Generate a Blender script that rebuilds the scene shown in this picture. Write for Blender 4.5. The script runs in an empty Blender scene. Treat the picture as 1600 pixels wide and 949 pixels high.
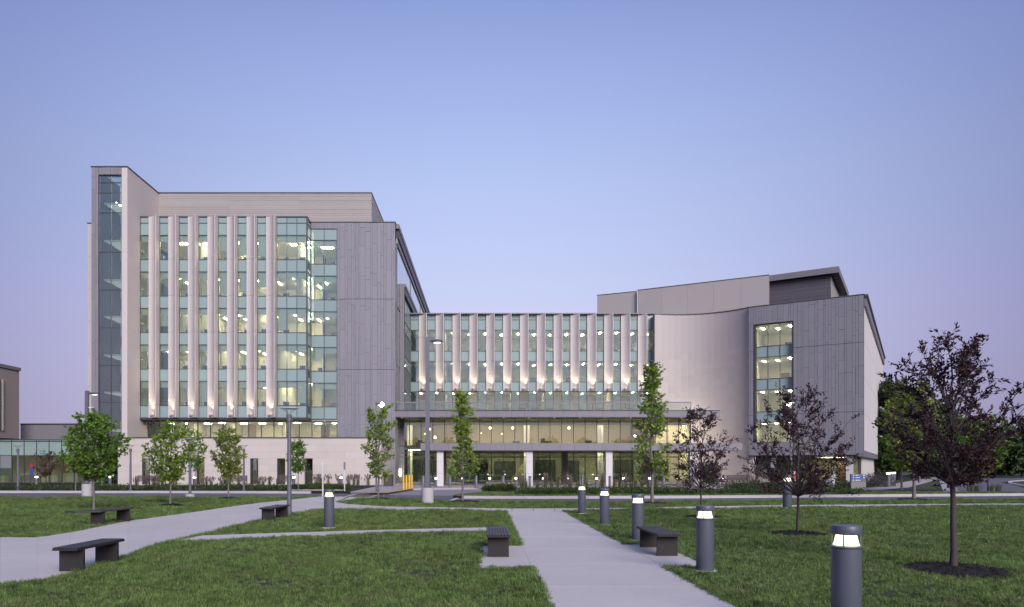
import bpy, math, random
import numpy as np
from mathutils import Matrix, Vector

R = math.radians
rnd = random.Random(7)
S = bpy.context.scene
COL = S.collection

# ------------------------------------------------------------------ camera
EYE, FOC, PX0, PY0 = 1.7, 1100.0, 757.0, 730.0          # eye height, focal length in photo pixels, vanishing point
cam = bpy.data.cameras.new('camera')
cam_o = bpy.data.objects.new('camera', cam); COL.objects.link(cam_o)
cam_o.location = (0, 0, EYE); cam_o.rotation_euler = (R(90), 0, 0)
cam.sensor_width = 36; cam.lens = FOC / 1600 * 36
cam.shift_x = (800 - PX0) / 1600; cam.shift_y = (PY0 - 474.5) / 1600
cam.clip_start = 0.1; cam.clip_end = 3000
S.camera = cam_o

# ------------------------------------------------------------------ sky
SUN_EL, SUN_AZ = 26.0, 157.0       # afterglow, behind the camera and to the right
world = bpy.data.worlds.new('World'); S.world = world; world.use_nodes = True
nt = world.node_tree; N = nt.nodes; L = nt.links
bg = N['Background']
sky = N.new('ShaderNodeTexSky'); sky.sky_type = 'NISHITA'; sky.sun_disc = False
sky.sun_elevation = R(4); sky.sun_rotation = R(SUN_AZ); sky.ozone_density = 3.0; sky.dust_density = 0.6
tc = N.new('ShaderNodeTexCoord'); sep = N.new('ShaderNodeSeparateXYZ'); L.new(tc.outputs['Generated'], sep.inputs[0])
ramp = N.new('ShaderNodeValToRGB'); L.new(sep.outputs['Z'], ramp.inputs[0])
def lin(c): return tuple((v / 255 / 12.92) if v / 255 <= .04045 else ((v / 255 + .055) / 1.055) ** 2.4 for v in c)
cr = ramp.color_ramp; cr.interpolation = 'B_SPLINE'
stops = [(0.0, (208, 198, 226)), (.10, (214, 206, 237)), (.17, (213, 210, 245)), (.25, (203, 211, 247)), (.365, (184, 201, 244)),
         (.435, (172, 189, 239)), (.50, (158, 175, 229)), (.56, (140, 161, 214)), (1.0, (112, 134, 196))]
while len(cr.elements) < len(stops): cr.elements.new(.5)
for e, (p, c) in zip(cr.elements, stops): e.position = p; e.color = lin(c) + (1,)
# a little darker at right angles to the set sun
def wm(op, a, b=None):
    n = N.new('ShaderNodeMath'); n.operation = op
    for i, v in enumerate((a, b)):
        if v is None: continue
        if isinstance(v, (int, float)): n.inputs[i].default_value = v
        else: L.new(v, n.inputs[i])
    return n.outputs[0]
phase = wm('POWER', wm('SUBTRACT', 1.0, wm('MULTIPLY', sep.outputs['X'], sep.outputs['X'])), 1.45)
mul = N.new('ShaderNodeMix'); mul.data_type = 'RGBA'; mul.blend_type = 'MULTIPLY'; mul.inputs[0].default_value = 1
L.new(ramp.outputs[0], mul.inputs[6])
comb = N.new('ShaderNodeCombineColor')
ph = wm('MULTIPLY', phase, 1.08)
phb = wm('MULTIPLY', wm('POWER', phase, .72), 1.08)
for i in range(3): L.new(phb if i == 2 else ph, comb.inputs[i])
L.new(comb.outputs[0], mul.inputs[7])
nsc = N.new('ShaderNodeMix'); nsc.data_type = 'RGBA'; nsc.blend_type = 'MULTIPLY'; nsc.inputs[0].default_value = 1
L.new(sky.outputs[0], nsc.inputs[6]); nsc.inputs[7].default_value = (.12, .12, .12, 1)
mixs = N.new('ShaderNodeMix'); mixs.data_type = 'RGBA'; mixs.inputs[0].default_value = .9
L.new(nsc.outputs[2], mixs.inputs[6]); L.new(mul.outputs[2], mixs.inputs[7])
L.new(mixs.outputs[2], bg.inputs[0]); bg.inputs[1].default_value = 1.0

sun = bpy.data.lights.new('afterglow_sun', 'SUN'); sun.energy = 3.3; sun.angle = R(34); sun.color = (1, .91, .855)
sun_o = bpy.data.objects.new('afterglow_sun', sun); COL.objects.link(sun_o)
_d = Vector((math.sin(R(SUN_AZ)) * math.cos(R(SUN_EL)), math.cos(R(SUN_AZ)) * math.cos(R(SUN_EL)), math.sin(R(SUN_EL))))
sun_o.rotation_euler = _d.to_track_quat('Z', 'Y').to_euler()
S.view_settings.view_transform = 'Standard'; S.view_settings.look = 'None'
S.view_settings.exposure = 0.0; S.view_settings.gamma = 1.0
S.cycles.use_denoising = True
S.cycles.max_bounces = 6; S.cycles.transparent_max_bounces = 24; S.cycles.caustics_reflective = False
S.cycles.sample_clamp_indirect = 4

# ------------------------------------------------------------------ helpers
def G(px, py):
    """photo pixel on level ground -> world X, Y"""
    D = FOC * EYE / (py - PY0); return ((px - PX0) * D / FOC, D)
def XX(px, D): return (px - PX0) * D / FOC
def ZZ(py, D): return EYE + (PY0 - py) * D / FOC
ORD = ['first', 'second', 'third', 'fourth', 'fifth', 'sixth', 'seventh', 'eighth', 'ninth', 'tenth', 'eleventh', 'twelfth',
       'thirteenth', 'fourteenth', 'fifteenth', 'sixteenth', 'seventeenth', 'eighteenth', 'nineteenth', 'twentieth']

class MB:
    """collects shapes for one mesh"""
    def __init__(s): s.v = []; s.f = []; s.t = []; s.smooth = False
    def add(s, vs, fs, tone=.5):
        b = len(s.v); s.v += [tuple(v) for v in vs]
        s.f += [tuple(b + i for i in f) for f in fs]; s.t += [tone] * len(fs); return s
    def box(s, x0, x1, y0, y1, z0, z1, tone=.5):
        return s.add([(x0,y0,z0),(x1,y0,z0),(x1,y1,z0),(x0,y1,z0),(x0,y0,z1),(x1,y0,z1),(x1,y1,z1),(x0,y1,z1)],
                     [(3,2,1,0),(4,5,6,7),(0,1,5,4),(1,2,6,5),(2,3,7,6),(3,0,4,7)], tone)
    def obox(s, o, d, s0, s1, n0, n1, z0, z1, tone=.5):
        """box along a wall line: origin o, unit direction d; n is outward (to the right-hand front)"""
        n = (d[1], -d[0]); p = lambda a, b, z: (o[0]+d[0]*a+n[0]*b, o[1]+d[1]*a+n[1]*b, z)
        return s.add([p(s0,n1,z0),p(s1,n1,z0),p(s1,n0,z0),p(s0,n0,z0),p(s0,n1,z1),p(s1,n1,z1),p(s1,n0,z1),p(s0,n0,z1)],
                     [(3,2,1,0),(4,5,6,7),(0,1,5,4),(1,2,6,5),(2,3,7,6),(3,0,4,7)], tone)
    def prism(s, poly, z0, z1, tone=.5):
        n = len(poly)
        a = sum(poly[i][0]*poly[(i+1)%n][1]-poly[(i+1)%n][0]*poly[i][1] for i in range(n))
        if a < 0: poly = poly[::-1]
        vs = [(x,y,z0) for x,y in poly] + [(x,y,z1) for x,y in poly]
        fs = [tuple(range(n-1,-1,-1)), tuple(range(n,2*n))] + [(i,(i+1)%n,n+(i+1)%n,n+i) for i in range(n)]
        return s.add(vs, fs, tone)
    def tube(s, pts, rs, n=8, caps=True, tone=.5):
        pts = [Vector(p) for p in pts]; b = len(s.v); up = None
        for i, p in enumerate(pts):
            t = (pts[min(i+1,len(pts)-1)] - pts[max(i-1,0)]).normalized()
            if up is None: up = Vector((1,0,0)) if abs(t.x) < .9 else Vector((0,1,0))
            a = (up - t*up.dot(t)).normalized(); c = t.cross(a); up = a
            for k in range(n):
                g = 2*math.pi*k/n; s.v.append(tuple(p + (a*math.cos(g) + c*math.sin(g))*rs[i]))
        m = len(pts); fs = []
        for i in range(m-1):
            for k in range(n):
                fs.append((b+i*n+k, b+i*n+(k+1)%n, b+(i+1)*n+(k+1)%n, b+(i+1)*n+k))
        if caps: fs += [tuple(b+k for k in range(n-1,-1,-1)), tuple(b+(m-1)*n+k for k in range(n))]
        s.f += fs; s.t += [tone]*len(fs); return s
    def lathe(s, prof, n=24, c=(0,0)):
        """profile of (r, z) turned about the vertical through c; closes itself when r is 0"""
        b = len(s.v)
        for r, z in prof:
            for k in range(n):
                g = 2*math.pi*k/n; s.v.append((c[0]+r*math.cos(g), c[1]+r*math.sin(g), z))
        fs = []
        for i in range(len(prof)-1):
            for k in range(n):
                fs.append((b+i*n+k, b+i*n+(k+1)%n, b+(i+1)*n+(k+1)%n, b+(i+1)*n+k))
        s.f += fs; s.t += [.5]*len(fs); return s
    def mesh(s, name, mat):
        me = bpy.data.meshes.new(name); me.from_pydata(s.v, [], s.f)
        if len(set(s.t)) > 1:
            a = me.attributes.new('tone', 'FLOAT', 'FACE'); a.data.foreach_set('value', s.t)
        me.materials.append(mat)
        if s.smooth:
            me.shade_smooth() if hasattr(me, 'shade_smooth') else None
            me.set_sharp_from_angle(angle=R(40))
        return me
    def build(s, name, mat, parent=None, **kw):
        return obj(name, s.mesh(name, mat), parent, **kw)

def obj(name, me, parent=None, loc=None, rz=0, label=None, cat=None, group=None, kind=None):
    o = bpy.data.objects.new(name, me); COL.objects.link(o)
    if parent: o.parent = parent
    if loc: o.location = loc
    if rz: o.rotation_euler[2] = rz
    tag(o, label, cat, group, kind); return o
def tag(o, label=None, cat=None, group=None, kind=None):
    for k, v in (('label', label), ('category', cat), ('group', group), ('kind', kind)):
        if v: o[k] = v
    return o
def thing(name, label, cat, loc=(0,0,0), rz=0, group=None):
    return obj(name, None, None, loc, rz, label, cat, group)
def settle(root, loc):
    """put the empty of a thing whose parts were built in world coordinates at its base"""
    root.location = loc
    for c in root.children: c.matrix_parent_inverse = Matrix.Translation(-Vector(loc))
def copy_tree(o, parent=None, **props):
    c = o.copy(); COL.objects.link(c); c.parent = parent
    for k, v in props.items(): c[k] = v
    for ch in list(KIDS.get(o.name, [])): copy_tree(ch, c)
    return c
KIDS = {}
def note_kids(root):
    ch = [o for o in root.children]; KIDS[root.name] = ch
    for c in ch: note_kids(c)
_cache = {}
def box_mesh(name, w, t, h, mat):
    k = (name, round(w,3), round(t,3), round(h,3), mat.name)
    if k not in _cache:
        _cache[k] = MB().box(-w/2, w/2, -t/2, t/2, -h/2, h/2).mesh(name, mat)
    return _cache[k]

# ------------------------------------------------------------------ materials
def material(name, col, rough=.6, metal=0, spec=.5, noise=None, bump=None, rand=0, tone=0, col2=None, noise2=None, coat=0, trans=0, stretch=None):
    m = bpy.data.materials.new(name); m.use_nodes = True
    nt = m.node_tree; N = nt.nodes; L = nt.links; b = N['Principled BSDF']
    b.inputs['Roughness'].default_value = rough; b.inputs['Metallic'].default_value = metal
    b.inputs['Specular IOR Level'].default_value = spec; b.inputs['Coat Weight'].default_value = coat
    geo = N.new('ShaderNodeNewGeometry'); pos = geo.outputs['Position']
    if stretch:
        mp = N.new('ShaderNodeMapping'); mp.inputs['Scale'].default_value = stretch; L.new(pos, mp.inputs[0]); pos = mp.outputs[0]
    def M(op, a, c):
        n = N.new('ShaderNodeMath'); n.operation = op
        for i, v in enumerate((a, c)):
            if isinstance(v, (int, float)): n.inputs[i].default_value = v
            else: L.new(v, n.inputs[i])
        return n.outputs[0]
    def NO(scale, detail=5):
        n = N.new('ShaderNodeTexNoise'); n.inputs['Scale'].default_value = scale; n.inputs['Detail'].default_value = detail
        n.inputs['Roughness'].default_value = .6; L.new(pos, n.inputs['Vector']); return n.outputs['Fac']
    val = None
    def acc(x, amt):
        nonlocal val
        t = M('MULTIPLY', M('SUBTRACT', x, .5), amt); val = M('ADD', t, val if val is not None else 1.0)
    if noise: acc(NO(noise[0]), noise[1])
    if noise2: acc(NO(noise2[0]), noise2[1])
    if rand:
        oi = N.new('ShaderNodeObjectInfo'); acc(oi.outputs['Random'], rand)
    if tone:
        at = N.new('ShaderNodeAttribute'); at.attribute_name = 'tone'; acc(at.outputs['Fac'], tone)
    csock = None
    if col2:
        mx = N.new('ShaderNodeMix'); mx.data_type = 'RGBA'; mx.inputs[6].default_value = tuple(col)+(1,); mx.inputs[7].default_value = tuple(col2[0])+(1,)
        r = N.new('ShaderNodeMapRange'); r.inputs['From Min'].default_value = col2[2]; r.inputs['From Max'].default_value = col2[3]
        L.new(NO(col2[1], 3), r.inputs[0]); L.new(r.outputs[0], mx.inputs[0]); csock = mx.outputs[2]
    if val is not None:
        h = N.new('ShaderNodeHueSaturation'); h.inputs['Color'].default_value = tuple(col)+(1,)
        if csock: L.new(csock, h.inputs['Color'])
        L.new(val, h.inputs['Value']); csock = h.outputs[0]
    if csock: L.new(csock, b.inputs['Base Color'])
    else: b.inputs['Base Color'].default_value = tuple(col)+(1,)
    if bump:
        bp = N.new('ShaderNodeBump'); bp.inputs['Strength'].default_value = bump[1]; bp.inputs['Distance'].default_value = bump[2] if len(bump) > 2 else .02
        L.new(NO(bump[0], 6), bp.inputs['Height']); L.new(bp.outputs[0], b.inputs['Normal'])
    if trans:
        t = N.new('ShaderNodeBsdfTranslucent'); ms = N.new('ShaderNodeMixShader'); ms.inputs[0].default_value = trans
        if csock: L.new(csock, t.inputs[0])
        else: t.inputs[0].default_value = tuple(col)+(1,)
        L.new(b.outputs[0], ms.inputs[1]); L.new(t.outputs[0], ms.inputs[2]); L.new(ms.outputs[0], N['Material Output'].inputs[0])
    return m
def emitter(name, col, strength):
    m = bpy.data.materials.new(name); m.use_nodes = True; b = m.node_tree.nodes['Principled BSDF']
    b.inputs['Base Color'].default_value = tuple(col)+(1,); b.inputs['Emission Color'].default_value = tuple(col)+(1,)
    b.inputs['Emission Strength'].default_value = strength; return m
def glass(name, tint, refl=.12, edge=.5, rough=.0, gcol=(.95,.98,1)):
    m = bpy.data.materials.new(name); m.use_nodes = True
    nt = m.node_tree; N = nt.nodes; L = nt.links; N.remove(N['Principled BSDF'])
    t = N.new('ShaderNodeBsdfTransparent'); t.inputs[0].default_value = tuple(tint)+(1,)
    g = N.new('ShaderNodeBsdfAnisotropic'); g.inputs['Color'].default_value = tuple(gcol)+(1,); g.inputs['Roughness'].default_value = rough
    lw = N.new('ShaderNodeLayerWeight'); lw.inputs[0].default_value = .5
    p = N.new('ShaderNodeMath'); p.operation = 'POWER'; p.inputs[1].default_value = 3; L.new(lw.outputs['Facing'], p.inputs[0])
    q = N.new('ShaderNodeMath'); q.operation = 'MULTIPLY_ADD'; q.inputs[1].default_value = edge; q.inputs[2].default_value = refl; L.new(p.outputs[0], q.inputs[0])
    ms = N.new('ShaderNodeMixShader'); L.new(q.outputs[0], ms.inputs[0]); L.new(t.outputs[0], ms.inputs[1]); L.new(g.outputs[0], ms.inputs[2])
    L.new(ms.outputs[0], N['Material Output'].inputs[0]); return m

m_stone = material('limestone', (.62,.56,.535), .8, noise=(.5,.10), noise2=(9,.10), bump=(30,.15,.01), rand=.07, stretch=(1,1,2.5))
m_stone_back = material('mortar', (.36,.31,.31), .9)
m_precast = material('precast', (.63,.575,.57), .75, noise=(.6,.07), noise2=(14,.06), bump=(40,.1,.008), rand=.03)
m_smooth = material('smooth_stone', (.60,.545,.53), .8, noise=(.5,.04), bump=(40,.08,.006))
m_zinc = material('zinc_cladding', (.262,.256,.298), .5, metal=.1, noise=(1.3,.05), tone=.10, bump=(6,.03,.02))
m_zinc_flat = material('zinc_panel', (.225,.217,.255), .5, metal=.1, noise=(1.0,.06), rand=.07)
m_zinc_back = material('zinc_joint', (.05,.046,.055), .7)
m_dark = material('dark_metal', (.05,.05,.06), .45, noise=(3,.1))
m_mull = material('mullion_metal', (.10,.105,.12), .4, metal=.3)
m_siding = material('metal_siding', (.40,.368,.36), .5, noise=(.8,.06), tone=.10)
m_louver = material('louver_grey', (.115,.105,.135), .55, noise=(1,.06), tone=.15)
m_whitecol = material('white_column', (.68,.66,.68), .5, noise=(2,.05))
m_conc = material('path_concrete', (.62,.565,.535), .85, noise=(.5,.30), noise2=(6,.12), bump=(60,.2,.004), rand=.05)
m_kerb = material('kerb_concrete', (.50,.48,.50), .85, noise=(2,.12), bump=(40,.2,.005), rand=.08)
m_asph = material('asphalt', (.135,.128,.155), .85, noise=(.4,.15), noise2=(30,.12), bump=(120,.3,.004))
m_plaza = material('plaza_paving', (.42,.385,.40), .8, noise=(.5,.12), noise2=(8,.08))
m_paintw = material('road_paint_white', (.62,.61,.63), .7, noise=(6,.15))
m_painty = material('kerb_paint_yellow', (.62,.36,.06), .7, noise=(5,.2))
m_yellow = material('bollard_yellow', (.80,.50,.03), .45, noise=(6,.08))
m_soil = material('lawn_soil', (.040,.048,.022), .95, noise=(1.5,.4), noise2=(25,.5), bump=(40,.5,.02))
m_far = material('far_ground', (.055,.075,.03), .95, noise=(.2,.4), noise2=(3,.4))
m_mulch = material('bark_mulch', (.020,.016,.015), .95, noise=(20,.9), bump=(35,1,.05))
m_grass = material('grass_blades', (.165,.248,.070), .6, spec=.35, noise=(.45,.9), noise2=(3.2,1.3), rand=1.2, col2=((.205,.205,.10), 1.1, .54, .78), trans=.25)
m_bollard = material('bollard_paint', (.105,.115,.155), .42, noise=(4,.06))
m_pole = material('pole_paint', (.16,.165,.20), .4, metal=.2, noise=(3,.05))
m_bench = material('bench_powdercoat', (.036,.032,.035), .6, spec=.25, noise=(6,.12), bump=(200,.05,.002))
m_slat = material('bench_slats', (.045,.044,.056), .45, spec=.4, noise=(9,.2))
m_bark = material('young_bark', (.20,.17,.17), .85, noise=(6,.25), bump=(40,.4,.01))
m_bark_d = material('dark_bark', (.075,.055,.060), .85, noise=(9,.35), bump=(40,.5,.01))
def leafmat(n, c, c2, tr=.35): return material(n, c, .55, spec=.35, tone=.9, col2=(c2, 1.3, .35, .7), trans=tr)
m_maple = leafmat('leaf_green', (.18,.29,.05), (.31,.41,.075))
m_maple2 = leafmat('leaf_olive', (.22,.28,.065), (.33,.38,.09))
m_maple3 = leafmat('leaf_deep_green', (.12,.235,.034), (.18,.30,.05))
m_plum = leafmat('leaf_purple', (.046,.022,.030), (.075,.033,.042), .2)
m_wood = leafmat('leaf_far_wood', (.045,.080,.030), (.075,.12,.04), .15)
m_shrub = leafmat('leaf_shrub', (.05,.09,.025), (.09,.13,.035), .2)
m_cover = leafmat('leaf_cover', (.045,.075,.028), (.075,.115,.035), .2)
m_reed = material('reed_blades', (.115,.115,.06), .7, tone=.6, trans=.2)
m_plume = material('reed_plume', (.24,.19,.17), .85, tone=.5, trans=.2)
m_twig = material('bare_twig', (.13,.085,.085), .85)
m_rock = material('pale_rock', (.42,.40,.41), .85, noise=(5,.25), bump=(12,.4,.03))
g_vis = glass('window_glass', (.82,.87,.83), .17, .45, gcol=(.82,1,.97))
g_lobby = glass('lobby_glass', (.82,.85,.79), .12, .45, gcol=(.88,1,.95))
g_dark = glass('ground_floor_glass', (.78,.83,.77), .15, .5, gcol=(.88,1,.95))
g_rail = glass('rail_glass', (.86,.89,.84), .10, .4)
g_stair = glass('stair_glass', (.76,.83,.81), .17, .5, gcol=(.92,1,.93))
g_side = glass('side_glass', (.35,.42,.42), .42, .5)
m_spand = material('spandrel_glass', (.29,.395,.395), .06, spec=.6, noise=(.8,.06), rand=.12, coat=.3)
m_iwall = material('interior_wall', (.84,.79,.63), .8, noise=(.4,.1))
m_iwarm = material('lobby_wall', (.70,.62,.49), .8, noise=(.4,.15))
m_idark = material('lobby_dark_wall', (.46,.48,.36), .7, noise=(.3,.3))
m_ipart = material('lobby_partition', (.055,.065,.058), .35, noise=(.8,.3))
m_ceil = material('ceiling_tile', (.80,.77,.68), .85)
m_part = material('partition_wall', (.76,.71,.57), .8, rand=.25)
m_idoor = material('interior_door', (.26,.17,.10), .5, rand=.4)
m_shade = material('roller_shade', (.80,.83,.78), .8, trans=.35)
m_mon = material('monitor_plastic', (.03,.035,.05), .4)
m_desk = material('desk_top', (.45,.42,.38), .5)
m_brownc = material('bronze_column', (.22,.165,.14), .5, noise=(1,.1))
e_ceil = emitter('ceiling_lamp_light', (1,.88,.63), 75)
e_stair = emitter('stair_lamp_light', (1,.97,.90), 30)
e_land = emitter('landing_fill_panel', (.95,1,.93), .42)  # dim fill glow, added to lift the dark stair interior
e_pend = emitter('pendant_light', (1,.80,.48), 14)
e_warm = emitter('warm_panel_light', (1,.87,.66), 12.5)
e_boll = emitter('bollard_light', (1,.95,.74), 2.2)
e_small = emitter('small_bollard_light', (1,.93,.72), 7)
e_street = emitter('street_lamp_light', (1,.90,.72), 60)
e_fin = emitter('uplight_lens', (1,.88,.6), 4)
e_spot = emitter('soffit_downlight', (1,.92,.75), 5)
m_signgrey = material('sign_grey', (.22,.215,.24), .5)
m_signblue = material('sign_blue', (.03,.09,.50), .4)
m_white = material('white_lettering', (.8,.8,.82), .5)
m_red = material('banner_red', (.45,.03,.04), .6)
m_blue = material('banner_blue', (.05,.07,.30), .6)
m_binbrown = material('bin_brown', (.075,.055,.06), .5)

# ================================================================== GROUND
MB().add([(-900,-300,-.2),(900,-300,-.2),(900,1500,-.2),(-900,1500,-.2)], [(0,1,2,3)]).build('ground', m_far, kind='structure')

near_edge = [(-200,777.3),(0,777.5),(400,778),(480,777.6),(500,776.8),(590,776.6),(604,779.6),(650,781.6),(705,783),(820,784.5),
             (1000,785),(1200,783.6),(1400,782),(1600,781),(2100,779)]
near_w = [G(*p) for p in near_edge]
lawn_poly = [(-45,-12)] + near_w + [(60,-12)]
MB().prism(lawn_poly, -.19, 0).build('lawn', m_soil, kind='structure')
MB().add([(-70,30,-.13),(90,30,-.13),(90,63,-.13),(-70,63,-.13)], [(0,1,2,3)]).build('road', m_asph, kind='structure')

# walks (concrete slabs 2 cm proud of the soil; each slab between joints is a piece)
def walk(name, m=m_conc): return obj(name, None, kind='structure')
def slab(parent, poly, z1=.02, m=m_conc, name='paving_slab', z0=-.1): return MB().prism(poly, z0, z1).build(name, m, parent)
central = walk('central_walk')
ys = [-6.0, 3.0, 5.3, 7.6, 9.9, 12.2, 14.5, 16.8, 19.1, 21.4, 23.7, 26.84]
for a, b in zip(ys, ys[1:]):
    slab(central, [(.80,a+.007),(3.02,a+.007),(3.02,b-.007),(.80,b-.007)])
side_far = [(527,785.6),(545,788.3),(600,792),(700,793.6),(800,795.5),(900,795),(1000,794),(1100,792),(1200,790.2),(1300,789.4),(1400,788.7),(1500,788),(1600,787.5),(1900,786.3)]
side_near = [(505,796.5),(545,797),(600,797.5),(700,798.6),(800,799.6),(900,799.3),(1000,797),(1100,796),(1200,795),(1300,793.6),(1400,792.2),(1500,791.5),(1600,790.9),(1900,789.4)]
sidew = walk('sidewalk')
fw = [G(*p) for p in side_far]; nw = [G(*p) for p in side_near]
for i in range(len(fw)-1):
    for k in range(3):
        e = lambda q, t: (q[i][0]+(q[i+1][0]-q[i][0])*t, q[i][1]+(q[i+1][1]-q[i][1])*t)
        g = .004
        slab(sidew, [e(nw,k/3+g), e(nw,(k+1)/3-g), e(fw,(k+1)/3-g), e(fw,k/3+g)], z1=.018)
diag = walk('diagonal_walk')
dfar = [(-330,841),(-120,841),(0,841),(58,841),(110,833),(155,824),(200,815),(245,809),(300,801.5),(350,794),(400,787),(450,782),(490,777.6),(501,776.75),(545,776.7)]
dnear = [(-330,960),(-120,936),(0,916),(60,910),(110,899),(160,882.5),(200,869.5),(235,857),(262,848.5),(312,837.3),(360,824),(400,817),(440,809),(478,799.5),(527,785.6)]
dnear = [(-330,960),(-120,936),(0,916),(60,910),(110,899),(160,882.5),(200,869.5),(235,857),(262,848.5),(312,837.3),(356,825),(405,815.5),(452,805),(505,796.5),(527,785.6)]
df = [G(*p) for p in dfar]; dn = [G(*p) for p in dnear]
for i in range(len(df)-1):
    c = lambda a, b, t: (a[0]+(b[0]-a[0])*t, a[1]+(b[1]-a[1])*t)
    g = .0012
    for k in range(2):
        slab(diag, [c(c(dn[i],dn[i+1],g),c(df[i],df[i+1],g),k/2+.0006), c(c(dn[i],dn[i+1],1-g),c(df[i],df[i+1],1-g),k/2+.0006),
                    c(c(dn[i],dn[i+1],1-g),c(df[i],df[i+1],1-g),(k+1)/2-.0006), c(c(dn[i],dn[i+1],g),c(df[i],df[i+1],g),(k+1)/2-.0006)])
slab(diag, [G(527,785.8), G(545,776.8), G(588,776.8), G(598,779.4), G(560,780.6)], z1=.016)
cross = walk('cross_walk')
cf = [(312,838),(400,834.8),(500,831.8),(600,828.8),(700,826.4),(787.5,824.4)]
cn = [(262,849),(390,842.6),(495,838.6),(598,835.2),(700,833.4),(788,832.2)]
cfw = [G(*p) for p in cf]; cnw = [G(*p) for p in cn]
for i in range(len(cf)-1):
    slab(cross, [cnw[i], cnw[i+1], cfw[i+1], cfw[i]], z1=.016)
def pad(poly): 
    o = obj('bench_pad', None, kind='structure'); slab(o, poly, z1=.022)
pad([(-.09,11.8),(.795,11.8),(.795,15.0),(-.09,15.0)])
pad([(3.025,11.85),(3.80,11.85),(3.80,15.25),(3.025,15.25)])
PATH_POLYS = [[(.80,-6),(3.02,-6),(3.02,28),(.80,28)], fw + nw[::-1], df + dn[::-1], cfw + cnw[::-1],
              [(-.09,11.8),(.83,11.8),(.83,15),(-.09,15)], [(2.98,11.85),(3.8,11.85),(3.8,15.25),(2.98,15.25)],
              [G(527,785.8), G(545,776.8), G(588,776.8), G(598,779.4), G(560,780.6)]]

# kerbs: each length of kerb is a piece
def resample(pts, step):
    out = [pts[0]]; acc = 0
    for a, b in zip(pts, pts[1:]):
        d = math.dist(a, b); t = step - acc
        while t <= d:
            out.append((a[0]+(b[0]-a[0])*t/d, a[1]+(b[1]-a[1])*t/d)); t += step
        acc = (acc + d) % step
    return out
def kerb(name, pts, side, w=.17, z1=.012, step=3.66, m=m_kerb, piece='kerb_stone'):
    root = obj(name, None, kind='structure'); q = resample(pts, step)
    for a, b in zip(q, q[1:]):
        d = Vector((b[0]-a[0], b[1]-a[1])); ln = d.length; d /= ln; n = Vector((-d.y, d.x))*side*w
        g = d*.007
        MB().prism([(a[0]+g.x,a[1]+g.y),(b[0]-g.x,b[1]-g.y),(b[0]-g.x+n.x,b[1]-g.y+n.y),(a[0]+g.x+n.x,a[1]+g.y+n.y)], -.16, z1).build(piece, m, root)
    return root
kerb('kerb_near', [(x, y+.02) for x, y in near_w[:4]], 1, w=.2)
kerb('kerb_near', [(x, y+.02) for x, y in near_w[6:]], 1, w=.12, z1=.004)
farR = [G(*p) for p in [(722,775.6),(820,776),(1000,775.6),(1200,774.5),(1400,773),(1600,771.5),(2000,769)]]
farL = [G(*p) for p in [(-150,767.4),(0,767.6),(300,767.8),(545,768.6)]]
kerb('kerb_far', [(x, y-.2) for x, y in farR], 1, w=.2, z1=.03)
kerb('kerb_far', [(x, y-.2) for x, y in farL], 1, w=.2, z1=.03)

# island between road and the drop-off lane, planting beds, plaza
island_poly = [G(708,774.6)] + farR + [(44,62),(33,55)] + [G(1195,769.6), G(1140,766.6), G(1080,766.6), G(900,766.6), G(770,766.8), G(752,769.5)]
MB().prism(island_poly, -.16, 0).build('planting_island', m_soil, kind='structure')
bedL = farL + [(-9.6,64.95),(-62,64.95)]
MB().prism(bedL, -.16, .0).build('planting_bed', m_mulch, kind='structure')
plaza = obj('plaza', None, kind='structure')
pf = [G(548,768.6), G(600,770.6), G(646,763.6), G(760,762.2), G(1075,762), G(1140,762), G(1195,766)]
pl_pts = [pf[0], pf[1], pf[2], pf[3], pf[4], pf[5], (26,60), (26,80), (-9.5,80), (-9.5,64.9)]
MB().prism(pl_pts, -.16, .01).build('plaza_slab', m_plaza, plaza)
lane = [G(604,770.4), G(650,763.4), G(760,762.4), G(1140,762.2), G(1190,769.4), G(1075,767), G(765,767.2), G(748,770.4), G(690,771.4)]
MB().prism(lane, -.16, -.122).build('drop_off_lane', material('lane_concrete', (.27,.25,.285), .85, noise=(.5,.12)), kind='structure')
def strip(name, pts, w, z, m, kind='structure', t=.004):
    """painted line: a thin ribbon along points"""
    mb = MB()
    for a, b in zip(pts, pts[1:]):
        d = Vector((b[0]-a[0], b[1]-a[1])).normalized(); n = Vector((-d.y, d.x))*w/2
        mb.prism([(a[0]-n.x,a[1]-n.y),(b[0]-n.x,b[1]-n.y),(b[0]+n.x,b[1]+n.y),(a[0]+n.x,a[1]+n.y)], z-t, z)
    return mb.build(name, m, kind=kind)
strip('yellow_kerb_line', [G(548,769.2), G(600,770.7), G(644,763.8)], .4, .02, m_painty)
strip('yellow_edge_line', [G(660,762.6), G(760,762.3), G(1075,762.1)], .35, .018, m_painty)
strip('yellow_edge_line', [G(1138,762.2), G(1160,764.2), G(1196,769.8)], .45, .016, m_painty)
for a, b in (((525,776.2),(556,769.6)), ((562,776.2),(590,770.8)), ((655,778.4),(668,776.6)), ((704,779.0),(716,774.6)), ((600,778),(607,776.6))):
    strip('road_marking', [G(*a), G(*b)], .22, -.122, m_paintw)
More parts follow.
